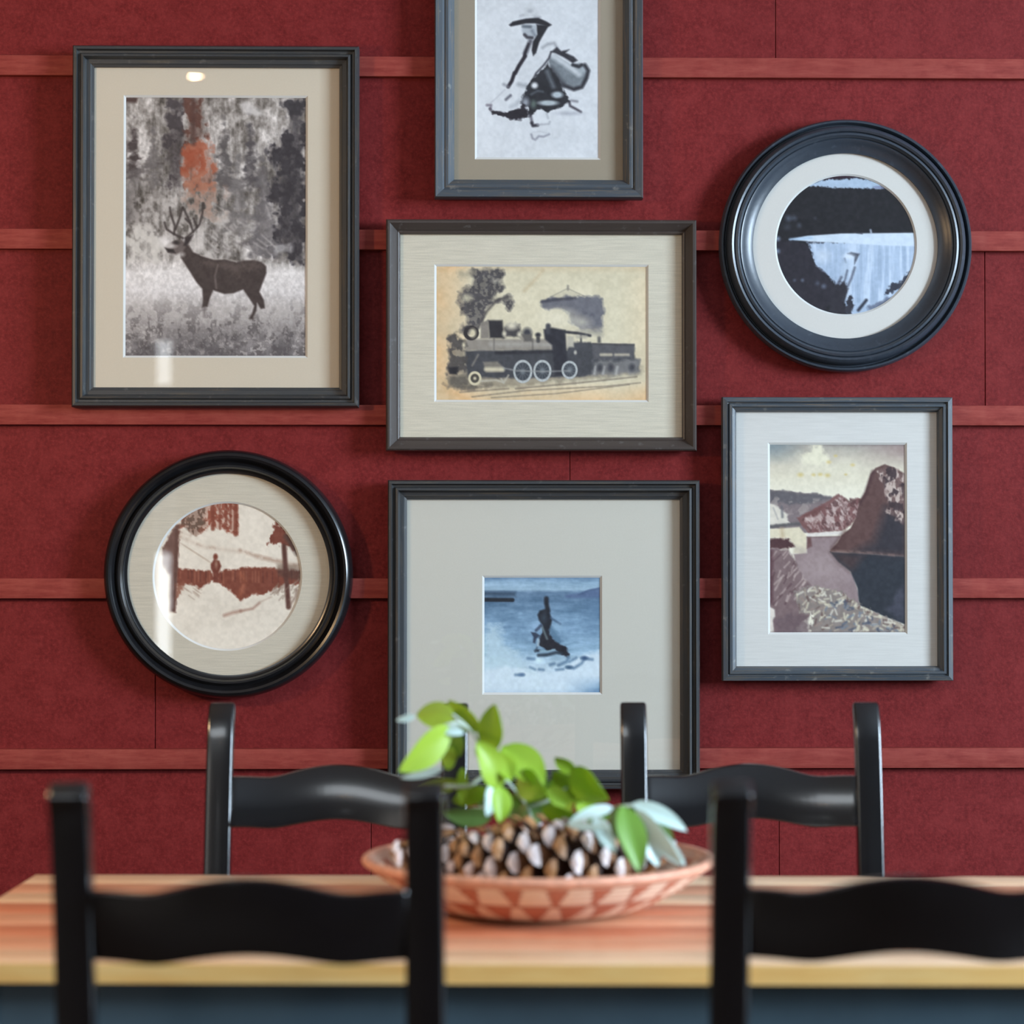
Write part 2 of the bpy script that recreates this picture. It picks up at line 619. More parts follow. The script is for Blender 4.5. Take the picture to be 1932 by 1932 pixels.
def paint_deer():
    c = Canvas(237, 184, 577, 671, 200, 160, 3.578)
    c.grad_y([(90, (152, 145, 138)), (500, (142, 136, 130)), (900, (134, 128, 122)), (1180, (150, 144, 138)), (1270, (206, 201, 196)), (1400, (196, 191, 187)), (1500, (168, 162, 157)), (1650, (140, 134, 130)), (1830, (96, 91, 91))])
    n1, n2, n3 = c.noise(120, 160, 1), c.noise(40, 46, 2), c.noise(16, 18, 3, 2)
    up = th(1265 - c.Y, 0, 60)
    c.mottle(n1 * up + 0.5 * (1 - up), 30); c.mottle(n2 * up + 0.5 * (1 - up), 30); c.mottle(n3, 12)
    streak = c.noise(26, 120, 5)
    c.mottle(0.5 + (streak - 0.5) * up, 26)
    conifer(c, 190, 215, 640, 75, (60, 51, 50), 1, 0.97)
    conifer(c, 320, 290, 690, 80, (96, 90, 88), 2)
    c.fill([(130, 90), (215, 90), (205, 125), (130, 120)], (64, 46, 42), 10)
    c.fill([(405, 90), (530, 90), (540, 400), (515, 700), (440, 700), (395, 480), (415, 250)], (60, 53, 54), 16, 0.97, n2, 30, tex=0.62 + 0.38 * th(n2, 0.3, 0.6))
    c.fill([(520, 90), (640, 90), (665, 240), (680, 350), (520, 420), (545, 250)], (84, 52, 42), 16, 0.95, n2, 24, tex=0.45 + 0.55 * th(n2, 0.3, 0.6))
    c.fill([(530, 420), (640, 370), (710, 420), (745, 600), (720, 700), (600, 720), (505, 650), (505, 480)], (150, 84, 60), 20, 0.9, n2, 26, tex=0.5 + 0.5 * th(n2, 0.25, 0.5))
    c.fill([(515, 460), (640, 450), (660, 560), (560, 590), (505, 600)], (138, 66, 42), 16, 0.8, n2, 20)
    c.stroke([(590, 100), (590, 400)], 26, (66, 40, 34), 14, 0.7)
    conifer(c, 800, 215, 700, 95, (82, 77, 76), 3, 0.95)
    conifer(c, 970, 165, 700, 75, (74, 69, 70), 4, 0.95)
    conifer(c, 1060, 430, 1150, 150, (92, 87, 87), 6, 0.9)
    conifer(c, 890, 480, 1000, 120, (104, 99, 97), 7, 0.8)
    c.fill([(890, 130), (940, 110), (1070, 200), (1000, 210), (930, 190)], (192, 187, 182), 14, 0.8)
    c.fill([(1215, 90), (1350, 90), (1350, 1240), (1170, 1150), (1120, 1000), (1150, 860), (1110, 700), (1160, 560), (1110, 450), (1200, 330)], (48, 44, 47), 24, 0.98, n2, 44, tex=0.72 + 0.28 * th(n2, 0.2, 0.6))
    c.fill([(130, 560), (215, 600), (230, 900), (130, 940)], (84, 78, 76), 26, 0.6, n2, 40)
    c.fill([(150, 660), (420, 700), (520, 760), (700, 740), (880, 860), (900, 1180), (560, 1180), (300, 1120), (150, 960)], (164, 157, 150), 40, 0.55, n1, 60, tex=th(n2, 0.35, 0.65))
    c.fill([(520, 620), (740, 640), (800, 820), (700, 900), (540, 800)], (150, 112, 92), 40, 0.5, n2, 40, tex=th(n2, 0.3, 0.6))
    for k in range(26):
        rs = random.Random(k)
        x, y = rs.uniform(600, 1100), rs.uniform(760, 1130)
        c.stroke([(x, y), (x + rs.uniform(30, 110), y + rs.uniform(30, 90))], 9, (92, 86, 84) if k % 2 else (176, 170, 164), 8, 0.55)
    c.fill([(130, 980), (230, 965), (330, 1010), (370, 1090), (340, 1180), (130, 1180)], (188, 183, 174), 30, 0.85, n2, 40, tex=0.5 + 0.5 * th(n2, 0.3, 0.6))
    c.fill([(1130, 1080), (1250, 1060), (1240, 1120), (1150, 1140)], (172, 168, 164), 16, 0.7, n2, 16)
    lo = th(c.Y, 1380, 1640)
    c.put(lo * th(n2, 0.5, 0.75) * 0.7, (84, 78, 77))
    c.put(lo * th(1 - n3, 0.55, 0.85) * 0.55, (190, 184, 178))
    c.put(th(c.Y, 1560, 1830) * th(c.noise(150, 120, 9), 0.4, 0.7) * 0.75, (66, 61, 62))
    D = (58, 48, 45)
    c.fill([(505, 1165), (560, 1250), (610, 1330), (650, 1375), (655, 1450), (650, 1500), (685, 1495), (705, 1430), (725, 1385), (800, 1410), (860, 1405), (925, 1380), (960, 1430), (1000, 1490), (985, 1540), (965, 1575), (990, 1580), (1015, 1520), (1020, 1470), (1045, 1510), (1072, 1505), (1065, 1450), (1035, 1395), (1055, 1340), (1082, 1270), (1080, 1225), (1050, 1195), (1000, 1182), (930, 1184), (880, 1198), (800, 1178), (730, 1180), (650, 1155), (590, 1130), (560, 1085), (535, 1070), (500, 1120)], D, 7)
    c.fill([(720, 1190), (880, 1205), (1000, 1190), (1060, 1230), (930, 1250), (900, 1300), (800, 1240), (640, 1200)], (88, 76, 70), 24, 0.6, n3, 12)
    c.stroke([(755, 1215), (735, 1290), (745, 1370)], 9, (118, 106, 100), 8, 0.7)
    c.stroke([(640, 1150), (735, 1175), (800, 1172), (880, 1192)], 7, (176, 168, 160), 6, 0.6)
    c.fill([(395, 1095), (420, 1130), (470, 1145), (515, 1130), (545, 1085), (515, 1045), (465, 1050), (425, 1065)], (92, 82, 78), 8)
    c.blob(405, 1065, 34, 34, (214, 209, 204), 0.8, 0.9)
    c.blob(475, 1065, 20, 12, (40, 34, 34), 0.7)
    c.fill([(400, 1100), (455, 1110), (470, 1135), (420, 1130)], (40, 34, 34), 7)
    c.blob(440, 1090, 30, 12, (196, 190, 184), 0.8, 0.8)
    c.blob(515, 1145, 18, 14, (190, 184, 178), 0.8, 0.7)
    c.fill([(525, 1085), (535, 1030), (590, 1010), (575, 1045), (545, 1090)], (44, 36, 36), 8)
    A = (52, 44, 42)
    for P in ([(520, 1035), (460, 1008), (410, 975), (396, 930)], [(460, 1005), (466, 955), (440, 880), (432, 830)], [(470, 975), (500, 890), (516, 830)],
              [(540, 1035), (590, 990), (632, 940), (650, 870), (656, 800)], [(588, 990), (568, 935), (538, 905)], [(570, 935), (540, 870), (520, 830)], [(615, 960), (592, 905)]):
        c.stroke(P, 13, A, 7, 0.95)
    c.stroke([(668, 1505), (664, 1560)], 16, (92, 84, 82), 10, 0.7)
    return c


def paint_sketch():
    c = Canvas(900, -45, 1129, 297, 860, 0, 6.0375)
    c.C[:] = (214, 219, 224)
    c.mottle(c.noise(300, 300, 3), 5)
    K = (30, 30, 37); n = c.noise(50, 50, 5)
    c.fill([(730, 195), (780, 110), (850, 45), (920, 110), (965, 195)], (198, 203, 207), 22, 0.8)
    c.blob(850, 125, 26, 18, (160, 164, 172), 0.9, 0.8); c.stroke([(735, 180), (770, 170)], 16, (170, 174, 182), 14, 0.7); c.stroke([(900, 195), (960, 195)], 18, (150, 154, 162), 14, 0.7)
    c.fill([(760, 285), (920, 280), (940, 370), (880, 440), (790, 430), (750, 340)], (176, 184, 192), 14)
    c.stroke([(770, 300), (850, 305)], 34, (92, 100, 110), 14, 0.9); c.stroke([(870, 350), (900, 400)], 34, (120, 128, 138), 16, 0.8)
    c.stroke([(785, 395), (815, 425), (870, 430)], 34, (52, 50, 58), 12, 0.9)
    c.fill([(608, 285), (650, 248), (800, 212), (940, 203), (1030, 243), (1092, 282), (1060, 302), (1000, 288), (900, 266), (800, 268), (700, 288), (630, 302)], K, 10)
    c.fill([(920, 280), (1060, 290), (1000, 390), (950, 480), (915, 600), (882, 635), (865, 570), (880, 470), (930, 390)], K, 10)
    c.stroke([(850, 470), (820, 540), (790, 610)], 50, (70, 70, 80), 16, 0.85)
    for P, w in (([(830, 500), (790, 600), (780, 640)], 26), ([(790, 640), (720, 750), (680, 830)], 42), ([(670, 830), (640, 920), (600, 985)], 40)):
        c.stroke(P, w, (34, 30, 40), 10)
    c.stroke([(600, 985), (550, 960)], 30, (130, 132, 142), 16, 0.7)
    c.stroke([(990, 540), (1050, 500), (1120, 490), (1150, 540)], 30, (140, 144, 152), 18, 0.7)
    c.fill([(1080, 590), (1150, 535), (1200, 580), (1290, 560), (1250, 600), (1340, 640), (1385, 685), (1330, 715), (1220, 645), (1140, 610)], (44, 44, 52), 12)
    G = (112, 121, 128)
    c.fill([(1065, 640), (1130, 625), (1300, 735), (1400, 715), (1470, 740), (1515, 810), (1490, 920), (1440, 1000), (1350, 1025), (1260, 990), (1190, 940), (1090, 800), (1055, 700)], G, 14, tex=0.85 + 0.15 * n)
    c.stroke([(1115, 640), (1260, 735), (1400, 840)], 62, (198, 205, 211), 22, 0.95)
    c.blob(1450, 790, 45, 45, (178, 188, 196), 0.8, 0.8)
    c.stroke([(1330, 735), (1400, 755), (1430, 735)], 34, (40, 40, 48), 12)
    c.stroke([(1220, 965), (1340, 1012), (1430, 985), (1485, 880), (1505, 800), (1465, 735)], 36, (34, 33, 41), 18)
    c.stroke([(1080, 780), (1160, 880), (1220, 960)], 60, (64, 66, 74), 26, 0.8)
    c.stroke([(1085, 590), (1060, 660), (1000, 740), (915, 830), (880, 900)], 20, (52, 50, 60), 10, 0.9)
    c.fill([(1050, 715), (1100, 820), (1180, 900), (1205, 980), (1240, 1060), (1290, 1150), (1190, 1210), (1050, 1268), (930, 1240), (880, 1295), (840, 1325), (830, 1200), (735, 1180), (765, 1080), (850, 920), (930, 840)], (36, 37, 43), 10, 1, n, 14)
    c.stroke([(1040, 810), (1075, 900), (1110, 980)], 50, (104, 112, 120), 22, 0.8)
    c.stroke([(1110, 840), (1150, 900)], 24, (30, 30, 36), 12, 0.9)
    c.blob(898, 970, 36, 34, (222, 226, 230), 0.5)
    c.blob(1155, 1075, 62, 36, (182, 194, 202), 0.4); c.blob(1050, 1168, 110, 30, (176, 188, 194), 0.4)
    c.blob(885, 1180, 30, 45, (92, 106, 102), 0.6); c.blob(795, 1160, 40, 50, (150, 156, 166), 0.7)
    c.stroke([(860, 1070), (930, 1030), (990, 1040)], 22, (96, 104, 112), 14, 0.8)
    c.fill([(398, 1235), (440, 1268), (560, 1278), (740, 1240), (760, 1175), (822, 1235), (805, 1325), (745, 1362), (640, 1352), (540, 1312), (430, 1296)], (34, 30, 38), 10, 1, n, 16)
    c.stroke([(360, 1195), (405, 1195), (395, 1240)], 26, (110, 104, 116), 14, 0.9)
    c.stroke([(400, 1170), (470, 1110), (560, 1020)], 12, (186, 190, 198), 10, 0.8)
    c.stroke([(575, 1130), (625, 1085)], 28, (80, 80, 92), 14, 0.9)
    c.stroke([(630, 1210), (690, 1190), (720, 1150)], 40, (172, 178, 186), 22, 0.7)
    c.stroke([(720, 960), (790, 970)], 40, (140, 146, 154), 24, 0.7)
    c.stroke([(1290, 1160), (1300, 1200), (1365, 1235), (1420, 1268)], 26, (52, 48, 58), 12, 0.9)
    c.stroke([(1310, 1140), (1380, 1150)], 22, (110, 110, 120), 14, 0.8)
    c.blob(1290, 1285, 130, 20, (168, 172, 182), 0.9, 0.8)
    c.stroke([(850, 1300), (870, 1390)], 26, (70, 66, 78), 14, 0.8); c.stroke([(865, 1395), (880, 1425), (930, 1420)], 34, (44, 42, 52), 12)
    c.stroke([(930, 1415), (1060, 1405), (1070, 1380)], 18, (160, 164, 172), 12, 0.8); c.stroke([(1035, 1290), (1050, 1340)], 18, (150, 156, 164), 14, 0.7)
    c.stroke([(860, 1525), (875, 1570), (905, 1585), (945, 1545), (1000, 1550), (1062, 1522)], 20, (142, 144, 156), 12, 0.9)
    c.stroke([(870, 1500), (960, 1490), (1040, 1510)], 12, (196, 200, 206), 10, 0.8)
    return c


def paint_train():
    c = Canvas(823, 502, 1220, 755, 800, 480, 4.391)
    n1, n2, n3 = c.noise(300, 260, 1), c.noise(60, 60, 2), c.noise(22, 22, 3, 2)
    c.C[:] = (206, 197, 170)
    edge = np.clip(th(420 - c.X, 0, 320) + 0.8 * th(c.Y, 1040, 1205) + 0.4 * th(160 - c.Y, 0, 60) + 0.25 * th(c.X, 1600, 1845), 0, 1)
    c.put(edge * (0.45 + 0.55 * n1), (204, 164, 116))
    c.mottle(n1, 9)
    c.stroke([(985, 130), (900, 230), (830, 300)], 22, (182, 162, 128), 16, 0.6)
    K = (56, 55, 60)
    c.fill([(400, 115), (660, 115), (640, 290), (600, 370), (700, 335), (742, 395), (705, 445), (650, 385), (580, 400), (520, 470), (495, 560), (400, 640), (330, 640), (345, 530), (280, 430), (300, 320), (380, 240)], (66, 63, 66), 22, 0.95, n2, 30, tex=0.72 + 0.28 * th(n3, 0.3, 0.6))
    c.fill([(280, 130), (420, 130), (400, 210), (300, 200)], (150, 142, 122), 26, 0.6, n2, 30)
    c.blob(355, 360, 40, 28, (190, 182, 156), 0.8, 0.9); c.blob(590, 220, 30, 16, (170, 164, 150), 0.8, 0.7)
    c.stroke([(430, 640), (520, 470), (600, 380), (690, 350)], 20, (60, 56, 58), 12, 0.8)
    c.fill([(1050, 350), (1190, 278), (1330, 350)], (190, 182, 158), 12, 0.9); c.stroke([(1050, 350), (1190, 280), (1330, 345)], 8, (150, 144, 128), 6, 0.8); c.stroke([(1192, 260), (1192, 290)], 16, (120, 114, 106), 8, 0.8)
    c.fill([(970, 388), (1060, 352), (1480, 350), (1480, 655), (1300, 610), (1210, 545), (1190, 475), (1090, 462), (1040, 470), (985, 440)], (98, 98, 106), 14, 0.95, n2, 18)
    c.fill([(1300, 610), (1480, 600), (1480, 680), (1250, 640)], (150, 145, 134), 20, 0.7)
    c.stroke([(980, 388), (1090, 372), (1250, 360)], 24, (62, 62, 72), 10, 0.9); c.fill([(1210, 480), (1390, 500), (1380, 560), (1240, 545)], (76, 76, 86), 16, 0.7, n2, 20)
    c.blob(1120, 530, 120, 60, (214, 206, 182), 0.9, 0.85); c.blob(1310, 560, 60, 40, (196, 190, 172), 0.9, 0.7)
    c.fill([(200, 960), (1380, 960), (1790, 930), (1790, 985), (1500, 1020), (760, 1100), (200, 1110)], (136, 126, 108), 26, 0.8, n2, 20)
    c.fill([(330, 790), (600, 790), (1180, 790), (1200, 720), (1380, 720), (1400, 740), (1740, 742), (1745, 860), (1785, 870), (1775, 960), (1400, 990), (1280, 1010), (700, 1020), (360, 1020)], (60, 61, 66), 12, 0.97, n2, 8)
    c.fill([(350, 700), (1065, 700), (1110, 790), (345, 795)], (138, 131, 121), 12); c.stroke([(560, 740), (1040, 745)], 34, (158, 153, 144), 18, 0.8)
    for x in (580, 900): c.stroke([(x, 700), (x, 790)], 12, (100, 95, 90), 8, 0.8)
    c.stroke([(600, 815), (1090, 800)], 26, (40, 40, 46), 12)
    c.fill([(470, 570), (530, 540), (540, 695), (470, 695)], (126, 119, 110), 8); c.fill([(532, 545), (650, 545), (665, 692), (545, 692)], (44, 42, 46), 10)
    c.fill([(660, 600), (700, 560), (790, 580), (800, 690), (660, 690)], (60, 57, 60), 14, 0.95, n2, 14); c.blob(725, 590, 46, 30, (204, 196, 174), 0.7); c.blob(665, 655, 16, 22, (200, 192, 170), 0.7); c.blob(790, 662, 18, 22, (200, 192, 170), 0.7)
    c.blob(855, 650, 36, 40, (54, 54, 60), 0.5); c.fill([(810, 660), (890, 660), (900, 720), (830, 720)], (88, 84, 80), 10); c.blob(945, 665, 22, 18, (40, 40, 46), 0.5); c.stroke([(945, 690), (945, 715)], 30, (70, 68, 68), 8)
    c.fill([(990, 620), (1060, 605), (1170, 625), (1195, 1000), (1085, 1000), (1060, 750), (1000, 700)], (42, 42, 49), 10); c.stroke([(1028, 590), (1028, 640)], 40, (60, 60, 66), 10)
    c.stroke([(1165, 640), (1270, 650), (1375, 670)], 22, (50, 50, 56), 8); c.fill([(1185, 675), (1240, 675), (1240, 765), (1185, 765)], (176, 170, 154), 10); c.stroke([(1300, 665), (1300, 725)], 14, (60, 60, 64), 8)
    c.stroke([(1270, 680), (1340, 680)], 26, (160, 154, 140), 12, 0.8); c.blob(1253, 810, 12, 16, (180, 176, 164), 0.6)
    c.fill([(1390, 735), (1740, 745), (1735, 850), (1400, 870)], (82, 81, 84), 8); c.stroke([(1400, 738), (1735, 748)], 12, (64, 62, 64), 8); c.stroke([(1465, 828), (1550, 828)], 24, (168, 160, 142), 8); c.stroke([(1585, 828), (1692, 828)], 22, (160, 152, 136), 8)
    c.stroke([(1450, 690), (1450, 720)], 26, (90, 88, 86), 10)
    c.fill([(1400, 880), (1780, 870), (1770, 980), (1400, 1000)], (122, 120, 118), 18, 0.8, n2, 16)
    for x in (1420, 1490, 1600): c.stroke([(x, 930), (x - 10, 985)], 20, (176, 174, 168), 10, 0.7)
    for x in (1455, 1545, 1720): c.blob(x, 935, 24, 30, (56, 56, 62), 0.6, 0.9)
    c.ring(392, 650, 48, 46, 30, (44, 40, 42)); c.blob(405, 650, 26, 34, (206, 196, 166), 0.6)
    c.fill([(190, 700), (260, 670), (335, 720), (360, 800), (345, 1000), (205, 990), (215, 850)], (72, 68, 66), 18, 0.95, n2, 26, tex=0.5 + 0.5 * th(n2, 0.3, 0.5))
    c.blob(330, 750, 12, 22, (196, 186, 158), 0.7); c.fill([(205, 935), (285, 930), (275, 995), (212, 990)], (36, 35, 40), 10)
    c.fill([(200, 1000), (360, 990), (380, 1085), (215, 1085)], (92, 86, 78), 16, 0.9, n2, 12); c.fill([(160, 1080), (560, 1080), (520, 1110), (200, 1110)], (84, 78, 70), 18, 0.8, n2, 16)
    c.stroke([(400, 920), (450, 830)], 14, (130, 124, 114), 8, 0.8)
    c.fill([(490, 890), (610, 885), (655, 930), (655, 970), (515, 978)], (120, 114, 104), 10); c.stroke([(515, 950), (650, 952)], 34, (196, 186, 160), 12)
    W = (176, 180, 178)
    for x, y, rx, ry in ((818, 968, 70, 86), (980, 962, 66, 80), (1205, 955, 58, 66)):
        c.blob(x, y, rx, ry, (62, 66, 72), 0.2); c.ring(x, y, rx, ry, 17, W)
        for a in range(0, 180, 30): c.stroke([(x - rx * math.cos(R(a)), y - ry * math.sin(R(a))), (x + rx * math.cos(R(a)), y + ry * math.sin(R(a)))], 5, (120, 124, 126), 5, 0.5)
        c.blob(x, y, 18, 20, (108, 114, 118), 0.6)
    c.blob(422, 1025, 48, 50, (70, 66, 60), 0.2); c.ring(422, 1025, 45, 48, 20, (200, 190, 160)); c.blob(422, 1025, 12, 12, (190, 180, 152), 0.6)
    c.stroke([(470, 1048), (600, 1040), (660, 1060), (700, 1000)], 12, (176, 170, 154), 8); c.stroke([(660, 940), (760, 960), (980, 968), (1205, 962)], 10, (150, 150, 146), 8, 0.8); c.stroke([(660, 1060), (640, 1030)], 14, (170, 166, 152), 8)
    for P, w in (([(400, 1178), (850, 1125), (1500, 1090), (1790, 1060)], 9), ([(560, 1185), (1100, 1150), (1700, 1075)], 7), ([(760, 1110), (1300, 1060), (1760, 1010)], 12), ([(300, 1140), (700, 1110)], 10)):
        c.stroke(P, w, (112, 102, 90), 7, 0.8)
    return c


def paint_dam():
    c = Canvas(1464, 329, 1728, 595, 1420, 290, 5.3667)
    n2 = c.noise(70, 70, 2); n3 = c.noise(24, 24, 3, 2); st = c.noise(36, 420, 4, 3)
    c.C[:] = (22, 21, 27); c.mottle(n2, 3)
    c.fill([(150, 100), (1700, 100), (1700, 242), (1100, 240), (700, 262), (150, 262)], (42, 18, 34), 6)
    c.fill([(540, 320), (700, 268), (1100, 250), (1290, 300), (1330, 350), (870, 348), (700, 330), (560, 325)], (164, 185, 208), 8, 1, n3, 8)
    c.fill([(1220, 330), (1330, 320), (1340, 352), (1240, 352)], (110, 116, 150), 10, 0.7)
    c.fill([(560, 895), (1680, 880), (1660, 1080), (1600, 1290), (1420, 1480), (1250, 1600), (1100, 1650), (960, 1640), (930, 1500), (965, 1380), (930, 1280), (850, 1330), (780, 1245), (700, 1180), (635, 1125), (600, 1000)], (166, 186, 211), 12, 1, n3, 12)
    body = c.mask_poly([(600, 900), (1680, 900), (1640, 1150), (1500, 1400), (1300, 1560), (960, 1500), (700, 1150)], 20)
    shear = np.clip((st - 0.5) * 2, -1, 1)
    c.C += (shear * body * 14)[..., None]
    c.put(body * th(st, 0.62, 0.85) * 0.5, (196, 211, 228))
    c.fill([(375, 868), (560, 830), (900, 806), (1660, 796), (1670, 935), (1300, 925), (900, 902), (600, 890)], (198, 214, 230), 8)
    c.stroke([(390, 868), (600, 850)], 24, (160, 190, 220), 14, 0.8)
    c.stroke([(1060, 800), (1110, 808)], 12, (40, 42, 52), 8, 0.8); c.stroke([(1195, 772), (1200, 796)], 22, (176, 190, 206), 8, 0.8)
    c.fill([(180, 870), (560, 900), (600, 1010), (640, 1130), (760, 1220), (830, 1320), (800, 1500), (700, 1640), (200, 1600)], (36, 33, 43), 14, 0.95, n2, 10)
    c.blob(715, 1035, 60, 60, (200, 214, 230), 0.9, 0.8)
    c.fill([(1000, 995), (1085, 1012), (1032, 1118), (1030, 1040), (960, 1010)], (72, 78, 92), 10); c.blob(975, 1040, 50, 26, (206, 218, 232), 0.8, 0.9); c.stroke([(935, 1060), (945, 1100)], 16, (110, 122, 142), 10, 0.8)
    c.stroke([(940, 1120), (930, 1230), (880, 1360)], 60, (176, 194, 214), 30, 0.8)
    for P, w in (([(1035, 1150), (1000, 1260), (950, 1370), (905, 1480)], 20), ([(960, 1180), (930, 1300), (870, 1420)], 14), ([(900, 1250), (850, 1340)], 24)):
        c.stroke(P, w, (70, 74, 90), 12, 0.85)
    c.fill([(840, 1330), (910, 1300), (965, 1370), (920, 1490), (960, 1620), (780, 1620), (780, 1420)], (38, 36, 45), 14, 1, n3, 18)
    c.fill([(965, 1450), (995, 1430), (1030, 1550), (990, 1620), (940, 1600)], (44, 44, 54), 10, 1, n3, 12)
    c.stroke([(1070, 1580), (1150, 1480)], 30, (44, 48, 62), 10); c.fill([(1345, 1412), (1400, 1310), (1500, 1285), (1595, 1180), (1640, 1200), (1560, 1310), (1480, 1370), (1385, 1412)], (50, 54, 68), 10, 1, n3, 14)
    c.fill([(1170, 1545), (1260, 1490), (1430, 1440), (1400, 1520), (1200, 1600)], (96, 106, 128), 16, 0.9, n2, 22); c.stroke([(1270, 1560), (1420, 1460)], 30, (46, 50, 70), 12, 0.9)
    for x, y, r, a in ((370, 655, 26, .5), (430, 650, 22, .4), (480, 725, 20, .35), (640, 655, 14, .25), (360, 740, 26, .25), (510, 1280, 14, .6), (430, 1280, 14, .4), (660, 1310, 20, .35), (725, 1340, 20, .6), (265, 860, 20, .9), (262, 985, 20, .9)):
        c.blob(x, y, r, r, (130, 148, 172), 1, a)
    return c


def paint_lake():
    c = Canvas(1453, 839, 1707, 1193, 1420, 810, 4.7125)
    n1, n2, n3 = c.noise(260, 200, 1), c.noise(60, 54, 2), c.noise(24, 22, 3, 2)
    c.grad_y([(135, (160, 156, 148)), (260, (196, 190, 174)), (420, (216, 211, 190)), (600, (228, 225, 206))])
    c.put(th(480 - c.X, 0, 260) * th(330 - c.Y, 0, 160) * 0.8, (118, 134, 140)); c.put(th(c.X, 900, 1340) * th(360 - c.Y, 0, 180) * 0.7, (148, 124, 122)); c.put(th(165 - c.Y, 0, 30) * th(c.X, 540, 700) * 0.5, (110, 104, 106))
    c.fill([(440, 245), (500, 190), (530, 135), (630, 135), (650, 220), (720, 250), (680, 330), (560, 330), (480, 300)], (228, 225, 200), 24, 0.85, n2, 30)
    c.fill([(420, 260), (660, 300), (900, 300), (900, 420), (600, 440), (430, 380)], (222, 218, 196), 50, 0.6, n1, 40)
    for x, y, r in ((680, 295, 18), (430, 408, 22), (545, 408, 16), (605, 405, 18), (668, 412, 20), (890, 320, 16), (740, 240, 14), (830, 405, 12)): c.blob(x, y, r, r * .7, (206, 186, 116), 0.9, 0.8)
    c.fill([(150, 535), (540, 572), (700, 612), (770, 590), (770, 800), (500, 930), (150, 880)], (124, 112, 114), 8, 1, n2, 8)
    c.fill([(150, 540), (540, 574), (690, 614), (520, 660), (330, 680), (150, 640)], (92, 90, 95), 14, 0.9, n2, 14); c.put(c.mask_poly([(150, 600), (640, 620), (420, 780), (150, 850)], 12) * th(n2, 0.5, 0.75) * 0.6, (168, 158, 152))
    c.fill([(150, 670), (290, 715), (335, 832), (150, 855)], (212, 207, 194), 10, 1, n2, 14); c.stroke([(265, 690), (270, 780)], 20, (98, 98, 104), 10, 0.8); c.stroke([(190, 700), (230, 800)], 10, (150, 148, 146), 8, 0.7)
    c.stroke([(150, 870), (260, 855), (420, 840)], 26, (84, 84, 86), 12, 0.9)
    c.fill([(400, 790), (640, 660), (710, 610), (768, 572), (840, 635), (870, 660), (915, 615), (965, 620), (940, 760), (860, 860), (800, 905), (500, 925), (450, 870)], (120, 84, 82), 8, 1, n3, 6)
    hill = c.mask_poly([(440, 800), (660, 690), (770, 600), (960, 630), (930, 780), (800, 900), (510, 915)], 10)
    hn = c.noise(40, 60, 31, 3); c.put(hill * th(hn, 0.4, 0.75) * 0.85, (190, 172, 166)); c.put(hill * th(1 - c.noise(30, 44, 32, 2), 0.5, 0.85) * 0.7, (84, 54, 54)); c.fill([(430, 780), (640, 665), (660, 700), (560, 780)], (104, 66, 64), 14, 0.8)
    c.fill([(150, 890), (420, 870), (485, 950), (485, 1115), (365, 1100), (385, 1040), (320, 965), (150, 965)], (216, 208, 182), 8)
    c.stroke([(265, 890), (270, 960)], 30, (176, 154, 120), 18, 0.6); c.stroke([(400, 1060), (480, 1100)], 40, (176, 168, 156), 26, 0.6)
    c.fill([(150, 975), (325, 975), (382, 1040), (300, 1065), (150, 1065)], (74, 46, 48), 10, 1, n3, 8)
    c.fill([(485, 955), (790, 950), (690, 1080), (770, 1170), (890, 1290), (940, 1460), (940, 1560), (780, 1450), (520, 1400), (400, 1250), (370, 1110), (485, 1100)], (142, 124, 125), 8)
    c.blob(620, 1240, 200, 120, (162, 146, 145), 1, 0.7); c.fill([(490, 955), (520, 955), (530, 1040), (485, 1060)], (96, 62, 60), 10, 0.8)
    for k in range(60):
        rs_ = random.Random(k + 200); x, y = rs_.uniform(450, 930), rs_.uniform(600, 900)
        c.stroke([(x, y), (x + rs_.uniform(14, 40), y + rs_.uniform(20, 70))], 10, (206, 190, 184) if k % 2 else (88, 60, 60), 8, 0.6, tex=hill)
    c.stroke([(500, 940), (640, 930), (790, 922)], 28, (218, 213, 206), 10); c.stroke([(490, 962), (770, 956)], 8, (110, 88, 86), 8, 0.8)
    c.fill([(690, 1088), (1370, 1128), (1370, 1740), (1150, 1655), (945, 1560), (930, 1410), (870, 1265), (760, 1175)], (38, 43, 52), 8); c.fill([(700, 1095), (1000, 1110), (900, 1240), (860, 1250), (760, 1170)], (72, 52, 52), 40, 0.8)
    c.fill([(1210, 1600), (1280, 1450), (1330, 1400), (1340, 1650), (1260, 1680)], (70, 70, 84), 30, 0.7, n2, 24)
    c.fill([(1370, 410), (1250, 340), (1170, 315), (1090, 348), (1048, 400), (1000, 560), (950, 640), (920, 780), (870, 880), (790, 945), (760, 1005), (700, 1062), (690, 1085), (1370, 1130)], (90, 64, 61), 7)
    c.fill([(1180, 700), (1370, 820), (1370, 1130), (900, 1100), (1080, 1000), (1120, 880)], (44, 42, 50), 60, 0.95); c.stroke([(1070, 380), (1010, 560), (960, 660)], 26, (66, 40, 42), 18, 0.8); c.stroke([(820, 920), (760, 1010), (720, 1060)], 40, (70, 42, 40), 24, 0.7)
    lit = c.mask_poly([(1110, 370), (1180, 325), (1350, 400), (1360, 860), (1270, 800), (1190, 730), (1210, 620), (1170, 500)], 14, n2, 20)
    c.put(lit * 0.7, (118, 96, 92)); rk = c.noise(34, 70, 21, 3)
    c.put(lit * th(rk, 0.45, 0.72) * 0.9, (196, 180, 170)); c.put(lit * th(1 - c.noise(46, 60, 22, 3), 0.48, 0.72) * 0.9, (58, 44, 48))
    c.stroke([(705, 1082), (930, 1090), (1345, 1128)], 20, (132, 108, 100), 12, 0.8, tex=0.4 + 0.6 * th(n2, 0.3, 0.6))
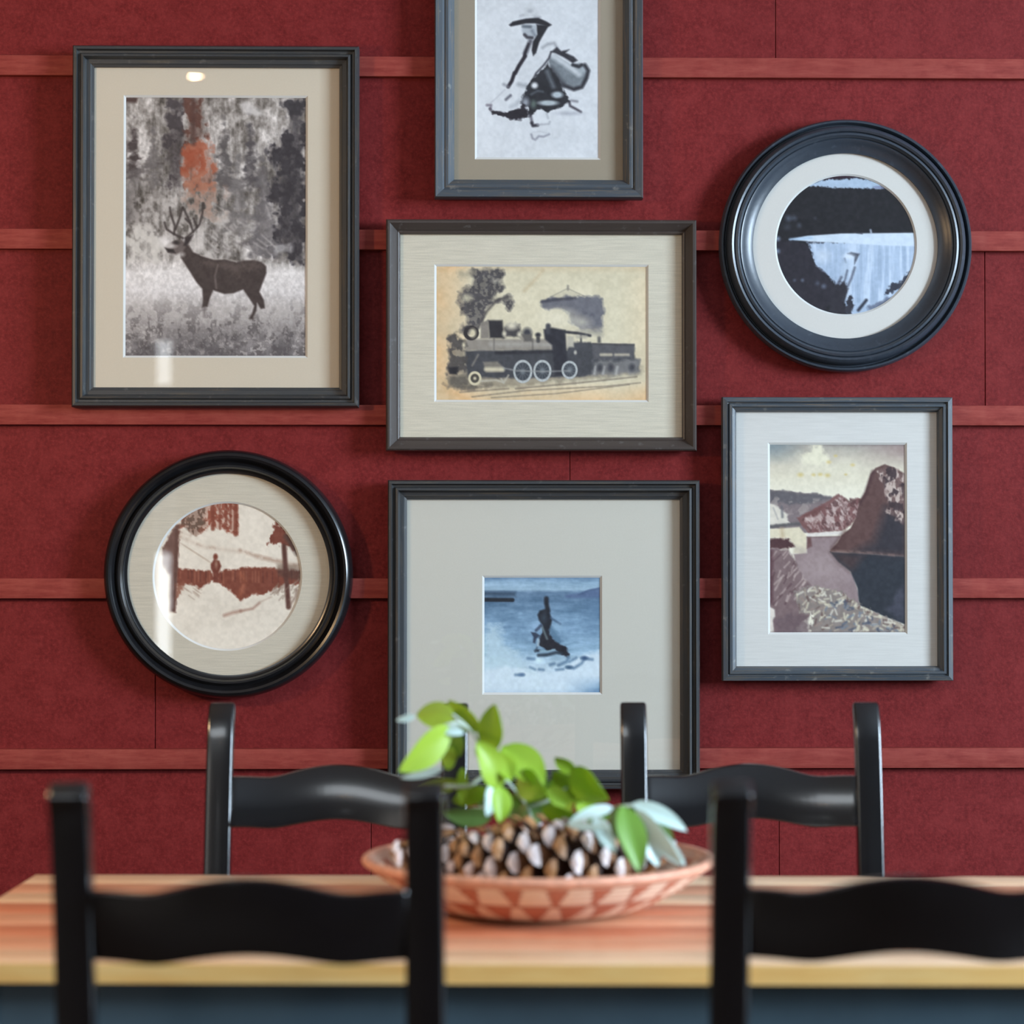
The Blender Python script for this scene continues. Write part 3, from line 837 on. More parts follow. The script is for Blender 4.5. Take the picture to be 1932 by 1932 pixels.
    c.fill([(150, 1060), (330, 1065), (420, 1250), (525, 1400), (520, 1650), (340, 1830), (150, 1830)], (120, 100, 101), 12, 1, n2, 12)
    bush = c.mask_poly([(150, 1070), (330, 1075), (420, 1260), (525, 1410), (520, 1600), (350, 1650), (150, 1560)], 14); rs = random.Random(6)
    for k in range(46):
        x, y = rs.uniform(170, 480), rs.uniform(1080, 1560); a = rs.uniform(-1.3, -0.7); L = rs.uniform(40, 120)
        c.stroke([(x, y), (x + L * math.cos(a), y + L * math.sin(a))], rs.uniform(9, 18), (182, 166, 160) if k % 3 else (84, 60, 64), 8, 0.7, tex=bush)
    c.fill([(150, 1570), (200, 1600), (205, 1660), (185, 1700), (200, 1830), (150, 1830)], (216, 208, 198), 8); c.fill([(150, 1060), (190, 1080), (185, 1540), (150, 1560)], (82, 52, 58), 14, 0.8)
    fg = [(380, 1440), (560, 1390), (790, 1445), (950, 1560), (1150, 1660), (1370, 1760), (1370, 1830), (500, 1830), (540, 1640), (420, 1620)]
    c.fill(fg, (134, 124, 118), 10, 1, n3, 20); fm = c.mask_poly(fg, 10)
    for k in range(260):
        x = rs.uniform(380, 1340); y0 = np.interp(x, [380, 560, 790, 950, 1150, 1340], [1440, 1400, 1450, 1565, 1660, 1750]); y = y0 + rs.uniform(0, 1) ** 1.3 * (1815 - y0)
        a = rs.uniform(-2.2, 0.6); L = rs.uniform(16, 60); bl = x > 640 and y > y0 + 60
        pal = [(208, 202, 178), (216, 212, 196), (176, 164, 146), (70, 78, 96) if bl else (96, 74, 70), (112, 124, 138) if bl else (150, 132, 122)]
        c.stroke([(x, y), (x + L * math.cos(a), y + L * math.sin(a))], rs.uniform(8, 20), pal[rs.randrange(5)], 8, 0.8, tex=fm)
    c.fill([(200, 1680), (330, 1640), (500, 1680), (510, 1830), (200, 1830)], (104, 86, 90), 24, 0.85, n2, 24)
    c.put((th(c.X, 1335, 1358) + th(1800, 0, 1) * th(c.Y, 1785, 1812)) * 0.45, (56, 42, 46))
    return c


def paint_snow():
    c = Canvas(291, 949, 567, 1225, 190, 840, 4.025)
    n1, n2, n3 = c.noise(240, 200, 1), c.noise(50, 60, 2), c.noise(20, 26, 3, 2)
    c.C[:] = (208, 199, 184); c.mottle(n1, 5)
    B = (112, 58, 43)
    c.fill([(615, 570), (700, 505), (850, 440), (1035, 430), (1045, 690), (960, 662), (830, 622), (720, 690), (650, 640), (600, 640)], (136, 76, 58), 10, 1, n2, 14, tex=0.35 + 0.65 * th(n3, 0.3, 0.6))
    c.fill([(600, 600), (700, 505), (800, 470), (800, 610), (720, 690), (650, 650)], (92, 76, 64), 14, 0.9, n2, 16, tex=0.4 + 0.6 * th(n3, 0.35, 0.6))
    for x, w in ((852, 30), (1022, 34), (905, 14), (950, 16), (985, 14)): c.stroke([(x, 430), (x, 640 + (40 if x > 1000 else 0))], w, (112, 54, 38), 8, 0.85)
    for P in ([(870, 560), (960, 640)], [(880, 470), (980, 590)], [(1000, 470), (920, 560)]): c.stroke(P, 14, (118, 60, 44), 8, 0.8)
    for P, w, a in (([(600, 700), (700, 740), (760, 770), (900, 790), (1050, 810)], 26, .6), ([(1050, 800), (1200, 850), (1400, 895), (1500, 920)], 24, .7), ([(600, 660), (680, 690)], 18, .6), ([(1180, 850), (1490, 915)], 34, .35)): c.stroke(P, w, (160, 134, 116), 12, a, tex=0.4 + 0.6 * th(n2, 0.3, 0.6))
    for k in range(14): c.stroke([(600 + k * 14, 740 + k * 9), (690 + k * 14, 800 + k * 9)], 6, (182, 166, 148), 6, 0.5)
    c.fill([(575, 935), (700, 945), (840, 958), (862, 1015), (755, 1088), (690, 1050), (575, 1060)], B, 9, 1, n3, 8); c.fill([(885, 985), (930, 945), (1150, 928), (1300, 935), (1505, 955), (1500, 1055), (1380, 1060), (1225, 1132), (1140, 1132), (1062, 1182), (1000, 1110), (890, 1040)], B, 9, 1, n3, 8)
    for k in range(34):
        rs = random.Random(k); x = rs.uniform(600, 1480); c.stroke([(x, 960), (x, rs.uniform(1000, 1050))], 7, (150, 96, 74) if k % 2 else (82, 40, 32), 6, 0.6, tex=c.mask_poly([(575, 950), (1505, 950), (1500, 1050), (1060, 1150), (575, 1050)], 8))
    c.stroke([(1060, 970), (1085, 1040), (1060, 1140)], 30, (160, 96, 70), 16, 0.7, tex=0.4 + 0.6 * n2); c.stroke([(1380, 955), (1500, 985)], 90, (70, 52, 46), 14, 0.6)
    c.fill([(1330, 900), (1500, 905), (1500, 945), (1330, 945)], (140, 122, 106), 12, 0.7)
    c.blob(872, 850, 17, 24, B, 0.4); c.fill([(836, 905), (862, 868), (900, 880), (915, 920), (897, 965), (895, 1045), (855, 1040), (852, 970), (838, 935)], (104, 52, 40), 7); c.blob(878, 905, 10, 26, (176, 150, 130), 0.9, 0.6)
    c.fill([(478, 790), (540, 660), (605, 595), (592, 900), (575, 1262), (530, 1262), (535, 1000), (478, 900)], (98, 66, 55), 8, 1, n3, 6); c.stroke([(578, 620), (580, 930), (560, 1250)], 22, (76, 44, 36), 10, 0.8); c.stroke([(500, 800), (500, 920)], 34, (120, 96, 82), 16, 0.6)
    c.fill([(575, 1050), (640, 1040), (600, 1140), (575, 1160)], (126, 74, 56), 14, 0.8, n3, 12)
    for k in range(10):
        rs = random.Random(k + 30); x, y = rs.uniform(620, 780), rs.uniform(1060, 1140); c.stroke([(x, y), (x + 40, y + 30)], 7, (162, 142, 126), 6, 0.6)
    c.fill([(1262, 755), (1290, 690), (1310, 640), (1325, 580), (1380, 640), (1450, 740), (1490, 825), (1400, 775), (1330, 752)], (108, 56, 42), 9, 1, n3, 16); c.stroke([(1400, 700), (1480, 820)], 40, (58, 44, 38), 14, 0.7)
    c.stroke([(1383, 770), (1400, 1000), (1418, 1225)], 36, (82, 50, 42), 9); c.stroke([(1420, 1220), (1470, 1150), (1480, 1100)], 16, (110, 84, 72), 10, 0.7)
    for k in range(16):
        rs = random.Random(k + 70); x, y = rs.uniform(1270, 1480), rs.uniform(1060, 1180); c.stroke([(x, y), (x + rs.uniform(20, 60), y - rs.uniform(20, 70))], 8, (128, 108, 94), 7, 0.7)
    c.stroke([(940, 1288), (1000, 1268), (1060, 1255)], 22, (150, 116, 100), 12, 0.8); c.stroke([(1060, 1255), (1150, 1238), (1200, 1195)], 16, (140, 106, 92), 10, 0.8); c.stroke([(1200, 1190), (1290, 1150)], 10, (170, 150, 134), 8, 0.7)
    return c


def paint_figure():
    c = Canvas(913, 1089, 1133, 1307, 880, 1060, 6.9)
    n1, n2, n3 = c.noise(300, 200, 1), c.noise(240, 50, 2), c.noise(60, 40, 3)
    c.grad_y([(205, (118, 148, 178)), (260, (146, 176, 200)), (360, (160, 188, 208)), (400, (98, 126, 154)), (520, (92, 122, 150)), (700, (116, 148, 176)), (900, (128, 160, 188)), (1150, (142, 174, 198)), (1350, (190, 212, 226)), (1700, (200, 216, 230))])
    c.mottle(n2, 13); c.mottle(n1, 10); c.mottle(n3, 4)
    c.put(th(600 - c.X, 0, 400) * th(230 + 40 - c.Y, 0, 60) * 0.5, (92, 122, 156))
    c.fill([(200, 380), (640, 390), (640, 450), (200, 445)], (52, 72, 94), 26, 0.9); c.stroke([(200, 492), (600, 496)], 52, (26, 32, 42), 10)
    c.fill([(1280, 430), (1480, 410), (1600, 365), (1760, 330), (1760, 470), (1500, 470), (1300, 470)], (84, 104, 140), 16, 0.9); c.stroke([(1460, 430), (1600, 372), (1740, 345)], 22, (66, 86, 120), 12, 0.7)
    c.put(th(c.X, 1450, 1740) * th(c.Y, 430, 520) * th(900 - c.Y, 0, 300) * 0.4, (88, 118, 152))
    c.fill([(220, 900), (330, 820), (430, 850), (470, 1050), (640, 1150), (760, 1350), (700, 1480), (500, 1400), (220, 1420)], (186, 210, 222), 60, 0.85, n3, 40)
    c.fill([(200, 1420), (500, 1360), (700, 1380), (900, 1430), (1100, 1420), (1300, 1380), (1500, 1210), (1760, 1170), (1760, 1720), (200, 1720)], (208, 224, 235), 30, 0.95, n3, 20)
    c.put(th(c.X, 1250, 1740) * th(c.Y, 1480, 1700) * 0.9, (98, 138, 174)); c.put(th(c.X, 1500, 1745) * th(c.Y, 1630, 1700) * 0.7, (44, 82, 124)); c.put(th(c.Y, 1640, 1705) * 0.4, (170, 192, 214))
    K = (28, 32, 42)
    c.stroke([(1040, 480), (1042, 540), (1062, 640)], 58, K, 16); c.fill([(925, 690), (955, 635), (1040, 608), (1090, 680), (1115, 760), (1095, 850), (1080, 960), (1000, 960), (985, 820), (945, 760)], K, 14); c.blob(1010, 730, 30, 60, (62, 78, 92), 1, 0.6)
    c.fill([(1090, 840), (1180, 920), (1260, 1040), (1200, 1100), (1080, 980)], (84, 116, 142), 22, 0.8, n3, 16)
    c.fill([(1000, 900), (1080, 940), (1180, 1050), (1290, 1100), (1345, 1205), (1310, 1245), (1240, 1215), (1170, 1150), (1040, 1142), (945, 1080), (960, 980)], (32, 32, 42), 12, 1, n3, 12)
    c.stroke([(985, 840), (1020, 930), (1050, 1000)], 28, (110, 126, 130), 12, 0.8)
    c.stroke([(1100, 730), (1160, 770), (1220, 810)], 26, (64, 86, 112), 14, 0.8); c.blob(1190, 850, 40, 36, (150, 182, 206), 1, 0.7)
    c.stroke([(970, 830), (910, 890)], 40, (62, 74, 96), 12, 0.9); c.fill([(840, 915), (900, 920), (960, 960), (910, 1000), (895, 1060), (865, 1050), (875, 980)], (50, 60, 80), 12)
    c.stroke([(960, 980), (925, 1100), (895, 1170)], 20, (60, 74, 90), 12, 0.7); c.stroke([(940, 1010), (930, 1090)], 22, (186, 206, 216), 12, 0.8); c.blob(925, 1155, 36, 18, (44, 54, 68), 0.7)
    c.stroke([(940, 1215), (1050, 1210), (1170, 1180), (1240, 1190)], 40, (40, 52, 66), 16, 0.95); c.stroke([(960, 1160), (1060, 1165), (1150, 1140)], 18, (150, 178, 190), 10, 0.8)
    c.blob(945, 1285, 45, 26, (214, 238, 244), 0.9)
    for P, w in (([(800, 1255), (880, 1265)], 34), ([(830, 1370), (890, 1400)], 26), ([(950, 1400), (1000, 1405)], 30), ([(1090, 1340), (1140, 1325)], 36), ([(1200, 1345), (1300, 1300), (1330, 1250)], 40), ([(1310, 1370), (1400, 1385), (1500, 1320), (1540, 1260)], 34), ([(1170, 1405), (1260, 1395)], 30), ([(1500, 1255), (1640, 1270)], 36), ([(640, 1470), (740, 1470)], 34), ([(1340, 1300), (1430, 1250)], 26)):
        c.stroke(P, w, (82, 112, 142), 18, 0.75)
    c.blob(1540, 1250, 36, 20, (50, 76, 112), 0.9); c.blob(1340, 1372, 40, 20, (56, 84, 112), 0.9); c.blob(715, 1468, 34, 18, (84, 110, 146), 0.9)
    return c


def print_mesh(name, c, w, h, gain, round_r=None):
    c.mottle(c.noise(5 * c.u, 5 * c.u, 77, 2), 5)
    """grid with one ink colour per vertex; local x right, z up, facing -y"""
    ny, nx = c.ny, c.nx
    xs = np.linspace(-w / 2, w / 2, nx); zs = np.linspace(h / 2, -h / 2, ny)
    gx, gz = np.meshgrid(xs, zs)
    co = np.zeros((ny * nx, 3)); co[:, 0] = gx.ravel(); co[:, 2] = gz.ravel()
    i = (np.arange(ny - 1)[:, None] * nx + np.arange(nx - 1)[None, :])
    keep = np.ones_like(i, bool)
    if round_r is not None:
        cx = (gx[:-1, :-1] + gx[1:, 1:]) / 2; cz = (gz[:-1, :-1] + gz[1:, 1:]) / 2
        keep = np.hypot(cx, cz) < round_r
    i = i[keep]
    q = np.stack([i, i + nx, i + nx + 1, i + 1], -1).reshape(-1, 4)
    me = bpy.data.meshes.new(name)
    me.vertices.add(ny * nx); me.vertices.foreach_set('co', co.ravel())
    me.loops.add(q.size); me.loops.foreach_set('vertex_index', q.ravel())
    me.polygons.add(len(q)); me.polygons.foreach_set('loop_start', np.arange(0, q.size, 4))
    me.update(calc_edges=True)
    lin = s2l(np.clip(c.C, 0, 255) / 255.0) * np.asarray(gain)
    col = np.ones((ny * nx, 4)); col[:, :3] = np.clip(lin.reshape(-1, 3), 0, 0.95)
    at = me.color_attributes.new('print', 'FLOAT_COLOR', 'POINT')
    at.data.foreach_set('color', col.ravel())
    return me


# ------------------------------------------------------------------ framed pictures
PIC_Y = -0.0185          # frames hang against the battens
FACE = 0.026             # nominal face plane used for measuring


def px_rect(x0, y0, x1, y1, d):
    y = PIC_Y - d
    cxm, cym = (x0 + x1) / 2, (y0 + y1) / 2
    return on_y(x0, cym, y).x, on_y(x1, cym, y).x, on_y(cxm, y1, y).z, on_y(cxm, y0, y).z


def prof_classic(w):     # raised outer fillet, groove, bead, slope to the glass
    return [(0, 0), (0, .024), (.07 * w, .028), (.2 * w, .0285), (.25 * w, .022), (.36 * w, .0215), (.43 * w, .0255), (.54 * w, .0262), (.6 * w, .0175), (.64 * w, .0160), (.84 * w, .0152), (.88 * w, .0138), (w, .0125), (w, .0)]


def prof_slope(w):       # rounded outer edge and one wide inner slope
    return [(0, 0), (0, .020), (.05 * w, .0245), (.14 * w, .0265), (.28 * w, .0265), (.36 * w, .025), (.78 * w, .0145), (.84 * w, .015), (.93 * w, .0142), (w, .0120), (w, 0)]


def prof_step(w):        # flat outer step, rubbed bead, flat inner step
    return [(0, 0), (0, .019), (.04 * w, .022), (.34 * w, .0235), (.38 * w, .020), (.44 * w, .0195), (.5 * w, .0225), (.66 * w, .0225), (.72 * w, .0185), (.9 * w, .0165), (w, .0125), (w, 0)]


def prof_cove(w):        # drawing frame: outer cove rising to a rubbed middle, dark inner bead
    return [(0, 0), (0, .023), (.06 * w, .027), (.40 * w, .0245), (.5 * w, .0215), (.56 * w, .0225), (.7 * w, .0225), (.9 * w, .0165), (w, .0125), (w, 0)]


def rect_picture(name, label, outer, sight, prnt, prof, mats, mat_col, linen, canvas, gain, cat='picture'):
    ox0, ox1, oz0, oz1 = px_rect(*outer, FACE)
    sx0, sx1, sz0, sz1 = px_rect(*sight, 0.012)
    qx0, qx1, qz0, qz1 = px_rect(*prnt, 0.006)
    cx, cz = (ox0 + ox1) / 2, (oz0 + oz1) / 2
    e = empty(name, (cx, PIC_Y, cz), 0, label, cat, 'framed pictures on the red wall')
    W, H = ox1 - ox0, oz1 - oz0
    wl = ((sx0 - ox0) + (ox1 - sx1)) / 4 + ((sz0 - oz0) + (oz1 - sz1)) / 4
    P = [(u, h if h < 0.0126 else 0.0125 + (h - 0.0125) * 1.35) for u, h in prof(wl)]
    a, bb = W / 2, H / 2
    for side in range(4):
        m = MB()
        rings = [[], []]
        for u, h in P:
            if side == 0: p0, p1 = (-a + u, -h, -bb + u), (a - u, -h, -bb + u)
            elif side == 1: p0, p1 = (a - u, -h, -bb + u), (a - u, -h, bb - u)
            elif side == 2: p0, p1 = (a - u, -h, bb - u), (-a + u, -h, bb - u)
            else: p0, p1 = (-a + u, -h, bb - u), (-a + u, -h, -bb + u)
            rings[0].append(p0); rings[1].append(p1)
        m.loft(rings, True, True)
        m.build('frame_rail', mats[side % 2], e, smooth=28)
    ia, ib = a - wl + 0.0015, bb - wl + 0.0015
    m = MB(); m.box(-ia, ia, -0.0025, -0.0005, -ib, ib); m.build('backing_board', M['backboard'], e)
    # mat with bevelled opening
    bv = 0.0042
    x0, x1, z0, z1 = qx0 - cx, qx1 - cx, qz0 - cz, qz1 - cz
    def ring(dx, y): return [(x0 - dx, y, z0 - dx), (x1 + dx, y, z0 - dx), (x1 + dx, y, z1 + dx), (x0 - dx, y, z1 + dx)]
    yo = -0.0065
    m = MB(); m.loft([[(-ia, yo, -ib), (ia, yo, -ib), (ia, yo, ib), (-ia, yo, ib)], ring(bv, yo)], True, False)
    mo = m.build('mat', m_mat(name + '_mat', mat_col, linen), e)
    m = MB(); m.loft([ring(bv, yo), ring(0, -0.0036)], True, False); m.build('mat_bevel', M['white_core'], mo)
    me = print_mesh('print', canvas, x1 - x0 + 0.002, z1 - z0 + 0.002, gain)
    po = link_mesh('print', me, e, [M['print']])
    po.location = ((x0 + x1) / 2, -0.0032, (z0 + z1) / 2)
    m = MB(); m.add([(-ia, -0.0095, -ib), (ia, -0.0095, -ib), (ia, -0.0095, ib), (-ia, -0.0095, ib)], [(0, 1, 2, 3)])
    m.build('glass', M['glass'], e)
    return e


def round_picture(name, label, c_out, r_out, r_sight, c_print, r_print, prof, mat, mat_col, linen, canvas, gain, cat='picture'):
    yf = PIC_Y - FACE
    C = on_y(*c_out, yf)
    sc = (yf - CAM_Y) / FPX
    ro = r_out * sc; rs = r_sight * (PIC_Y - 0.012 - CAM_Y) / FPX; rp = r_print * (PIC_Y - 0.006 - CAM_Y) / FPX
    e = empty(name, (C.x, PIC_Y, C.z), 0, label, cat, 'framed pictures on the red wall')
    w = ro - rs
    m = MB(); m.lathe([(ro - u * w, h if h < 0.0126 else 0.0125 + (h - 0.0125) * 1.35) for u, h in prof], 160, 'y', closed=True)
    m.build('round_frame', mat, e, smooth=35)
    Q = on_y(*c_print, PIC_Y - 0.006)
    dx, dz = Q.x - C.x, Q.z - C.z
    ri = rs + 0.0015
    n = 128
    def circ(r, y, ddx=0, ddz=0): return [(ddx + r * math.cos(2 * math.pi * k / n), y, ddz + r * math.sin(2 * math.pi * k / n)) for k in range(n)]
    m = MB(); m.add(circ(ri, -0.0005), [tuple(range(n))]); m.build('backing_board', M['backboard'], e)
    bv = 0.0036
    m = MB(); m.loft([circ(ri, -0.0065), circ(rp + bv, -0.0065, dx, dz)], True, False)
    mo = m.build('mat', m_mat(name + '_mat', mat_col, linen), e)
    m = MB(); m.loft([circ(rp + bv, -0.0065, dx, dz), circ(rp, -0.0036, dx, dz)], True, False); m.build('mat_bevel', M['white_core'], mo)
    s = 2 * (rp + 0.003)
    me = print_mesh('print', canvas, s, s, gain, rp + 0.003)
    po = link_mesh('print', me, e, [M['print']])
    po.location = (dx, -0.0032, dz)
    m = MB(); m.add(circ(ri, -0.0095), [tuple(range(n))]); m.build('glass', M['glass'], e)
    return e


FRM = (M['frame_h'], M['frame_v'])
rect_picture('framed_picture', 'large dark wood frame holding a photograph of an antlered deer in a meadow', (136.5, 87, 677, 768), (175, 124, 636, 730), (237, 184, 576.5, 671), prof_classic, FRM, rgb(201, 190, 170), 0, paint_deer(), (1.22, 1.22, 1.24))
rect_picture('framed_picture', 'dark frame cut off by the top edge with a sketch of a crouching hatted man', (820, -123, 1213, 374), (857, -86, 1173.5, 338), (900, -45, 1129, 297), prof_cove, (M['frame_blue_h'], M['frame_blue_v']), rgb(148, 137, 118), 0, paint_sketch(), (0.96, 0.94, 0.92))
rect_picture('framed_picture', 'wide pewter-toned frame holding a sepia photograph of a steam locomotive', (728, 414, 1314.5, 851), (756, 441, 1287, 824), (823.5, 503, 1219.5, 754.5), prof_slope, (M['frame_train_h'], M['frame_train_v']), rgb(203, 196, 177), 0.16, paint_train(), 1.12)
rect_picture('framed_picture', 'slate-blue worn frame holding a photograph of a rocky mountain lake', (1363.5, 749, 1798.5, 1285), (1391, 776, 1770, 1256.5), (1453, 839, 1707.5, 1193), prof_step, (M['frame_blue_h'], M['frame_blue_v']), rgb(206, 204, 198), 0.08, paint_lake(), (1.02, 0.98, 0.95))
rect_picture('framed_picture', 'big charcoal frame with wide plain mat around a small blue waterside print', (731.5, 906, 1320, 1490), (766, 942, 1281.5, 1453), (914, 1090, 1132, 1306.5), prof_classic, FRM, rgb(196, 193, 181), 0, paint_figure(), (1.02, 1.0, 0.97))
PROF_DAM = [(0, 0), (0, .012), (.02, .017), (.06, .020), (.11, .020), (.145, .0165), (.165, .012), (.19, .012), (.22, .022), (.27, .0275), (.34, .030), (.40, .0285), (.425, .0255), (.45, .0275), (.51, .0285), (.56, .026), (.585, .0225), (.615, .0235), (.66, .0225), (.72, .0195), (.85, .0155), (.93, .0135), (1.0, .0125), (1.0, 0)]
PROF_SNOW = [(0, 0), (0, .010), (.02, .016), (.07, .022), (.15, .0265), (.26, .0285), (.36, .0270), (.44, .0225), (.49, .0180), (.53, .0165), (.58, .0195), (.66, .0225), (.74, .0225), (.80, .0185), (.85, .0140), (.90, .0130), (1.0, .0122), (1.0, 0)]
round_picture('round_picture', 'round slate-black frame with white mat around a dark blue photograph of a dam', (1597.5, 462), 240.8, 176, (1596, 462), 131.5, PROF_DAM, M['round_slate'], rgb(206, 203, 196), 0, paint_dam(), (1.04, 0.99, 0.94))
round_picture('round_picture', 'round glossy black frame with a brown snow scene of a person by a fence', (429.5, 1083.5), 234.8, 190, (429, 1087), 137, PROF_SNOW, M['round_black'], rgb(196, 188, 170), 0.14, paint_snow(), 1.2)


# ------------------------------------------------------------------ table
TZ = 0.75
TROT = R(-1.9)
fl = on_z(67, 1650, TZ)
tl, td = 1.57, 0.772
ux, uy = Vector((math.cos(TROT), math.sin(TROT), 0)), Vector((-math.sin(TROT), math.cos(TROT), 0))
tc = fl + ux * (tl / 2) - uy * (td / 2)
table = empty('dining_table', (tc.x, tc.y, 0), TROT, 'long dining table with a striped reddish wood plank top and dark painted base', 'table')
n_pl = 8
pw = td / n_pl
order = [0, 1, 0, 2, 1, 2, 1, 0]        # far ... near
for i in range(n_pl):
    y1 = td / 2 - i * pw
    b = MB(); b.box(-tl / 2, tl / 2, -pw / 2 + 0.0004, pw / 2 - 0.0004, -0.024, 0)
    o = b.build('plank', [PLANKS[order[i]] if i < n_pl - 1 else PLANKS[0]], table, bevel=0.0012, segs=2)
    o.location = (0, y1 - pw / 2, TZ)
b = MB(); b.box(-tl / 2, tl / 2, -td / 2 - 0.003, -td / 2, TZ - 0.024, TZ - 0.0005); b.build('front_edging', M['plank_edge'], table)
LW = 0.075
for sx in (-1, 1):
    for sy in (-1, 1):
        cx, cy = sx * (tl / 2 - 0.04 - LW / 2), sy * (td / 2 - 0.04 - LW / 2)
        rings = []
        for zz, k in ((0, 0.62), (TZ - 0.14, 1.0), (TZ - 0.0245, 1.0)):
            h = LW / 2 * k
            rings.append([(cx - h, cy - h, zz), (cx + h, cy - h, zz), (cx + h, cy + h, zz), (cx - h, cy + h, zz)])
        b = MB(); b.loft(rings); b.build('leg', M['apron'], table, bevel=0.003)
ax, ay, ai = tl / 2 - 0.04 - LW, td / 2 - 0.055, 0.022
for s in (-1, 1):
    b = MB(); b.box(-ax + 0.001, ax - 0.001, s * ay - ai / 2, s * ay + ai / 2, TZ - 0.125, TZ - 0.0245); b.build('apron', M['apron'], table)
    b = MB(); b.box(s * (tl / 2 - 0.055) - ai / 2, s * (tl / 2 - 0.055) + ai / 2, -td / 2 + 0.04 + LW + .001, td / 2 - 0.04 - LW - .001, TZ - 0.125, TZ - 0.0245); b.build('apron', M['apron'], table)


# ------------------------------------------------------------------ chairs
def chair_parts(e):
    W, PW, PD = 0.42, 0.0425, 0.026
    line = [(-0.045, 0.0), (-0.020, 0.2), (0.0, 0.42), (-0.004, 0.52), (-0.014, 0.62), (-0.030, 0.72), (-0.041, 0.80), (-0.050, 0.86), (-0.058, 0.905), (-0.066, 0.945), (-0.073, 0.972), (-0.083, 0.990), (-0.091, 0.998)]
    for s in (-1, 1):
        rings = []
        for i, (y, z) in enumerate(line):
            p, q = line[max(i - 1, 0)], line[min(i + 1, len(line) - 1)]
            t = Vector((0, q[0] - p[0], q[1] - p[1])).normalized()
            nrm = Vector((0, t.z, -t.y))
            hw = PW / 2 * (0.86 if z < 0.01 else 1)
            hd = PD / 2
            c = Vector((s * (W / 2 - PW / 2), y, z))
            rings.append([c + Vector((-hw, 0, 0)) - nrm * hd, c + Vector((hw, 0, 0)) - nrm * hd, c + Vector((hw, 0, 0)) + nrm * hd, c + Vector((-hw, 0, 0)) + nrm * hd])
        b = MB(); b.loft(rings)
        b.build('back_post', M['black_wood'], e, bevel=0.005, segs=3, smooth=50)
    def yline(z):
        return float(np.interp(z, [l[1] for l in line], [l[0] for l in line]))
    for zc, hh in ((0.8485, 0.079), (0.655, 0.066), (0.520, 0.060)):
        L = W / 2 - PW + 0.004
        n = 28
        th_ = 0.017
        rings = []
        for i in range(n + 1):
            x = -L + 2 * L * i / n
            bump = 0.5 * (1 + math.cos(math.pi * min(1, abs(x) / 0.128)))
            bb = 0.5 * (1 + math.cos(math.pi * min(1, abs(x) / 0.105)))
            dip = -0.003 * math.exp(-((abs(x) - 0.105) / 0.03) ** 2)
            zt = zc + hh / 2 + 0.0165 * bump + dip
            zb = zc - hh / 2 + 0.0100 * bb + dip
            bow = -0.026 * (1 - (x / L) ** 2)
            yb, yt = yline(zc) + bow - 0.315 * (zb - zc), yline(zc) + bow - 0.315 * (zt - zc)
            rings.append([(x, yb - th_ / 2, zb), (x, yb + th_ / 2, zb), (x, yt + th_ / 2, zt), (x, yt - th_ / 2, zt)])
        b = MB(); b.loft(rings)
        b.build('back_rail', M['black_wood'], e, bevel=0.004, segs=2, smooth=50)
    # seat
    b = MB()
    rings = []
    for z, k in ((0.425, 0.985), (0.431, 1.0), (0.444, 1.0), (0.450, 0.985)):
        ring = []
        for x, y in ((-0.165, 0.016), (0.165, 0.016), (0.195, 0.10), (0.215, 0.36), (0.205, 0.405), (0.16, 0.42), (-0.16, 0.42), (-0.205, 0.405), (-0.215, 0.36), (-0.195, 0.10)):
            ring.append((x * k, 0.2 + (y - 0.2) * k, z))
        rings.append(ring)
    b.loft(rings); b.build('seat', M['black_wood'], e, smooth=40)
    for s in (-1, 1):
        rings = []
        for z, h in ((0, 0.014), (0.3, 0.019), (0.4245, 0.020)):
            cx, cy = s * 0.175, 0.365
            rings.append([(cx - h, cy - h, z), (cx + h, cy - h, z), (cx + h, cy + h, z), (cx - h, cy + h, z)])
        b = MB(); b.loft(rings); b.build('front_leg', M['black_wood'], e, bevel=0.003)
        b = MB(); b.tube([(s * 0.184, -0.022, 0.22), (s * 0.177, 0.36, 0.20)], 0.010); b.build('stretcher', M['black_wood'], e, smooth=60)
        b = MB(); b.box(s * 0.180 - 0.01, s * 0.180 + 0.01, 0.014, 0.345, 0.375, 0.4245); b.build('seat_rail', M['black_wood'], e)
    b = MB(); b.tube([(-0.158, 0.366, 0.25), (0.158, 0.366, 0.25)], 0.010); b.build('stretcher', M['black_wood'], e, smooth=60)
    b = MB(); b.box(-0.155, 0.155, 0.355, 0.375, 0.375, 0.4245); b.build('seat_rail', M['black_wood'], e)
    b = MB(); b.box(-0.168, 0.168, -0.012, 0.008, 0.37, 0.424); b.build('seat_rail', M['black_wood'], e)


def copy_thing(src, loc, rz, label):
    r = src.copy(); COL.objects.link(r); r.location = loc; r.rotation_euler = (0, 0, rz); r['label'] = label
    for ch in src.children:
        c = ch.copy(); COL.objects.link(c); c.parent = r
    return r


def chair_spot(pxl, pxr, depth, back):
    """centre from the outer edges of the two posts at the given distance"""
    y = CAM_Y + depth
    a = on_y((pxl + pxr) / 2, 1500, y)
    return (a.x, y - 0.069 if back else y + 0.069, 0)


GRP = 'black ladder-back chairs around the table'
ch0 = empty('dining_chair', chair_spot(100, 840, 2.50, False), R(-1.0), 'black ladder-back chair nearest the camera on the left, seen from behind', 'chair', GRP)
chair_parts(ch0)
copy_thing(ch0, chair_spot(1344, 2084, 2.505, False), R(-1.5), 'black ladder-back chair nearest the camera on the right, cut off by the picture edge')
copy_thing(ch0, chair_spot(388, 881, 3.765, True), R(180 - 2.0), 'black ladder-back chair beyond the table below the round snow picture, with a pale sheen')
copy_thing(ch0, chair_spot(1168, 1659, 3.77, True), R(180 - 1.5), 'black ladder-back chair beyond the table below the lake picture')


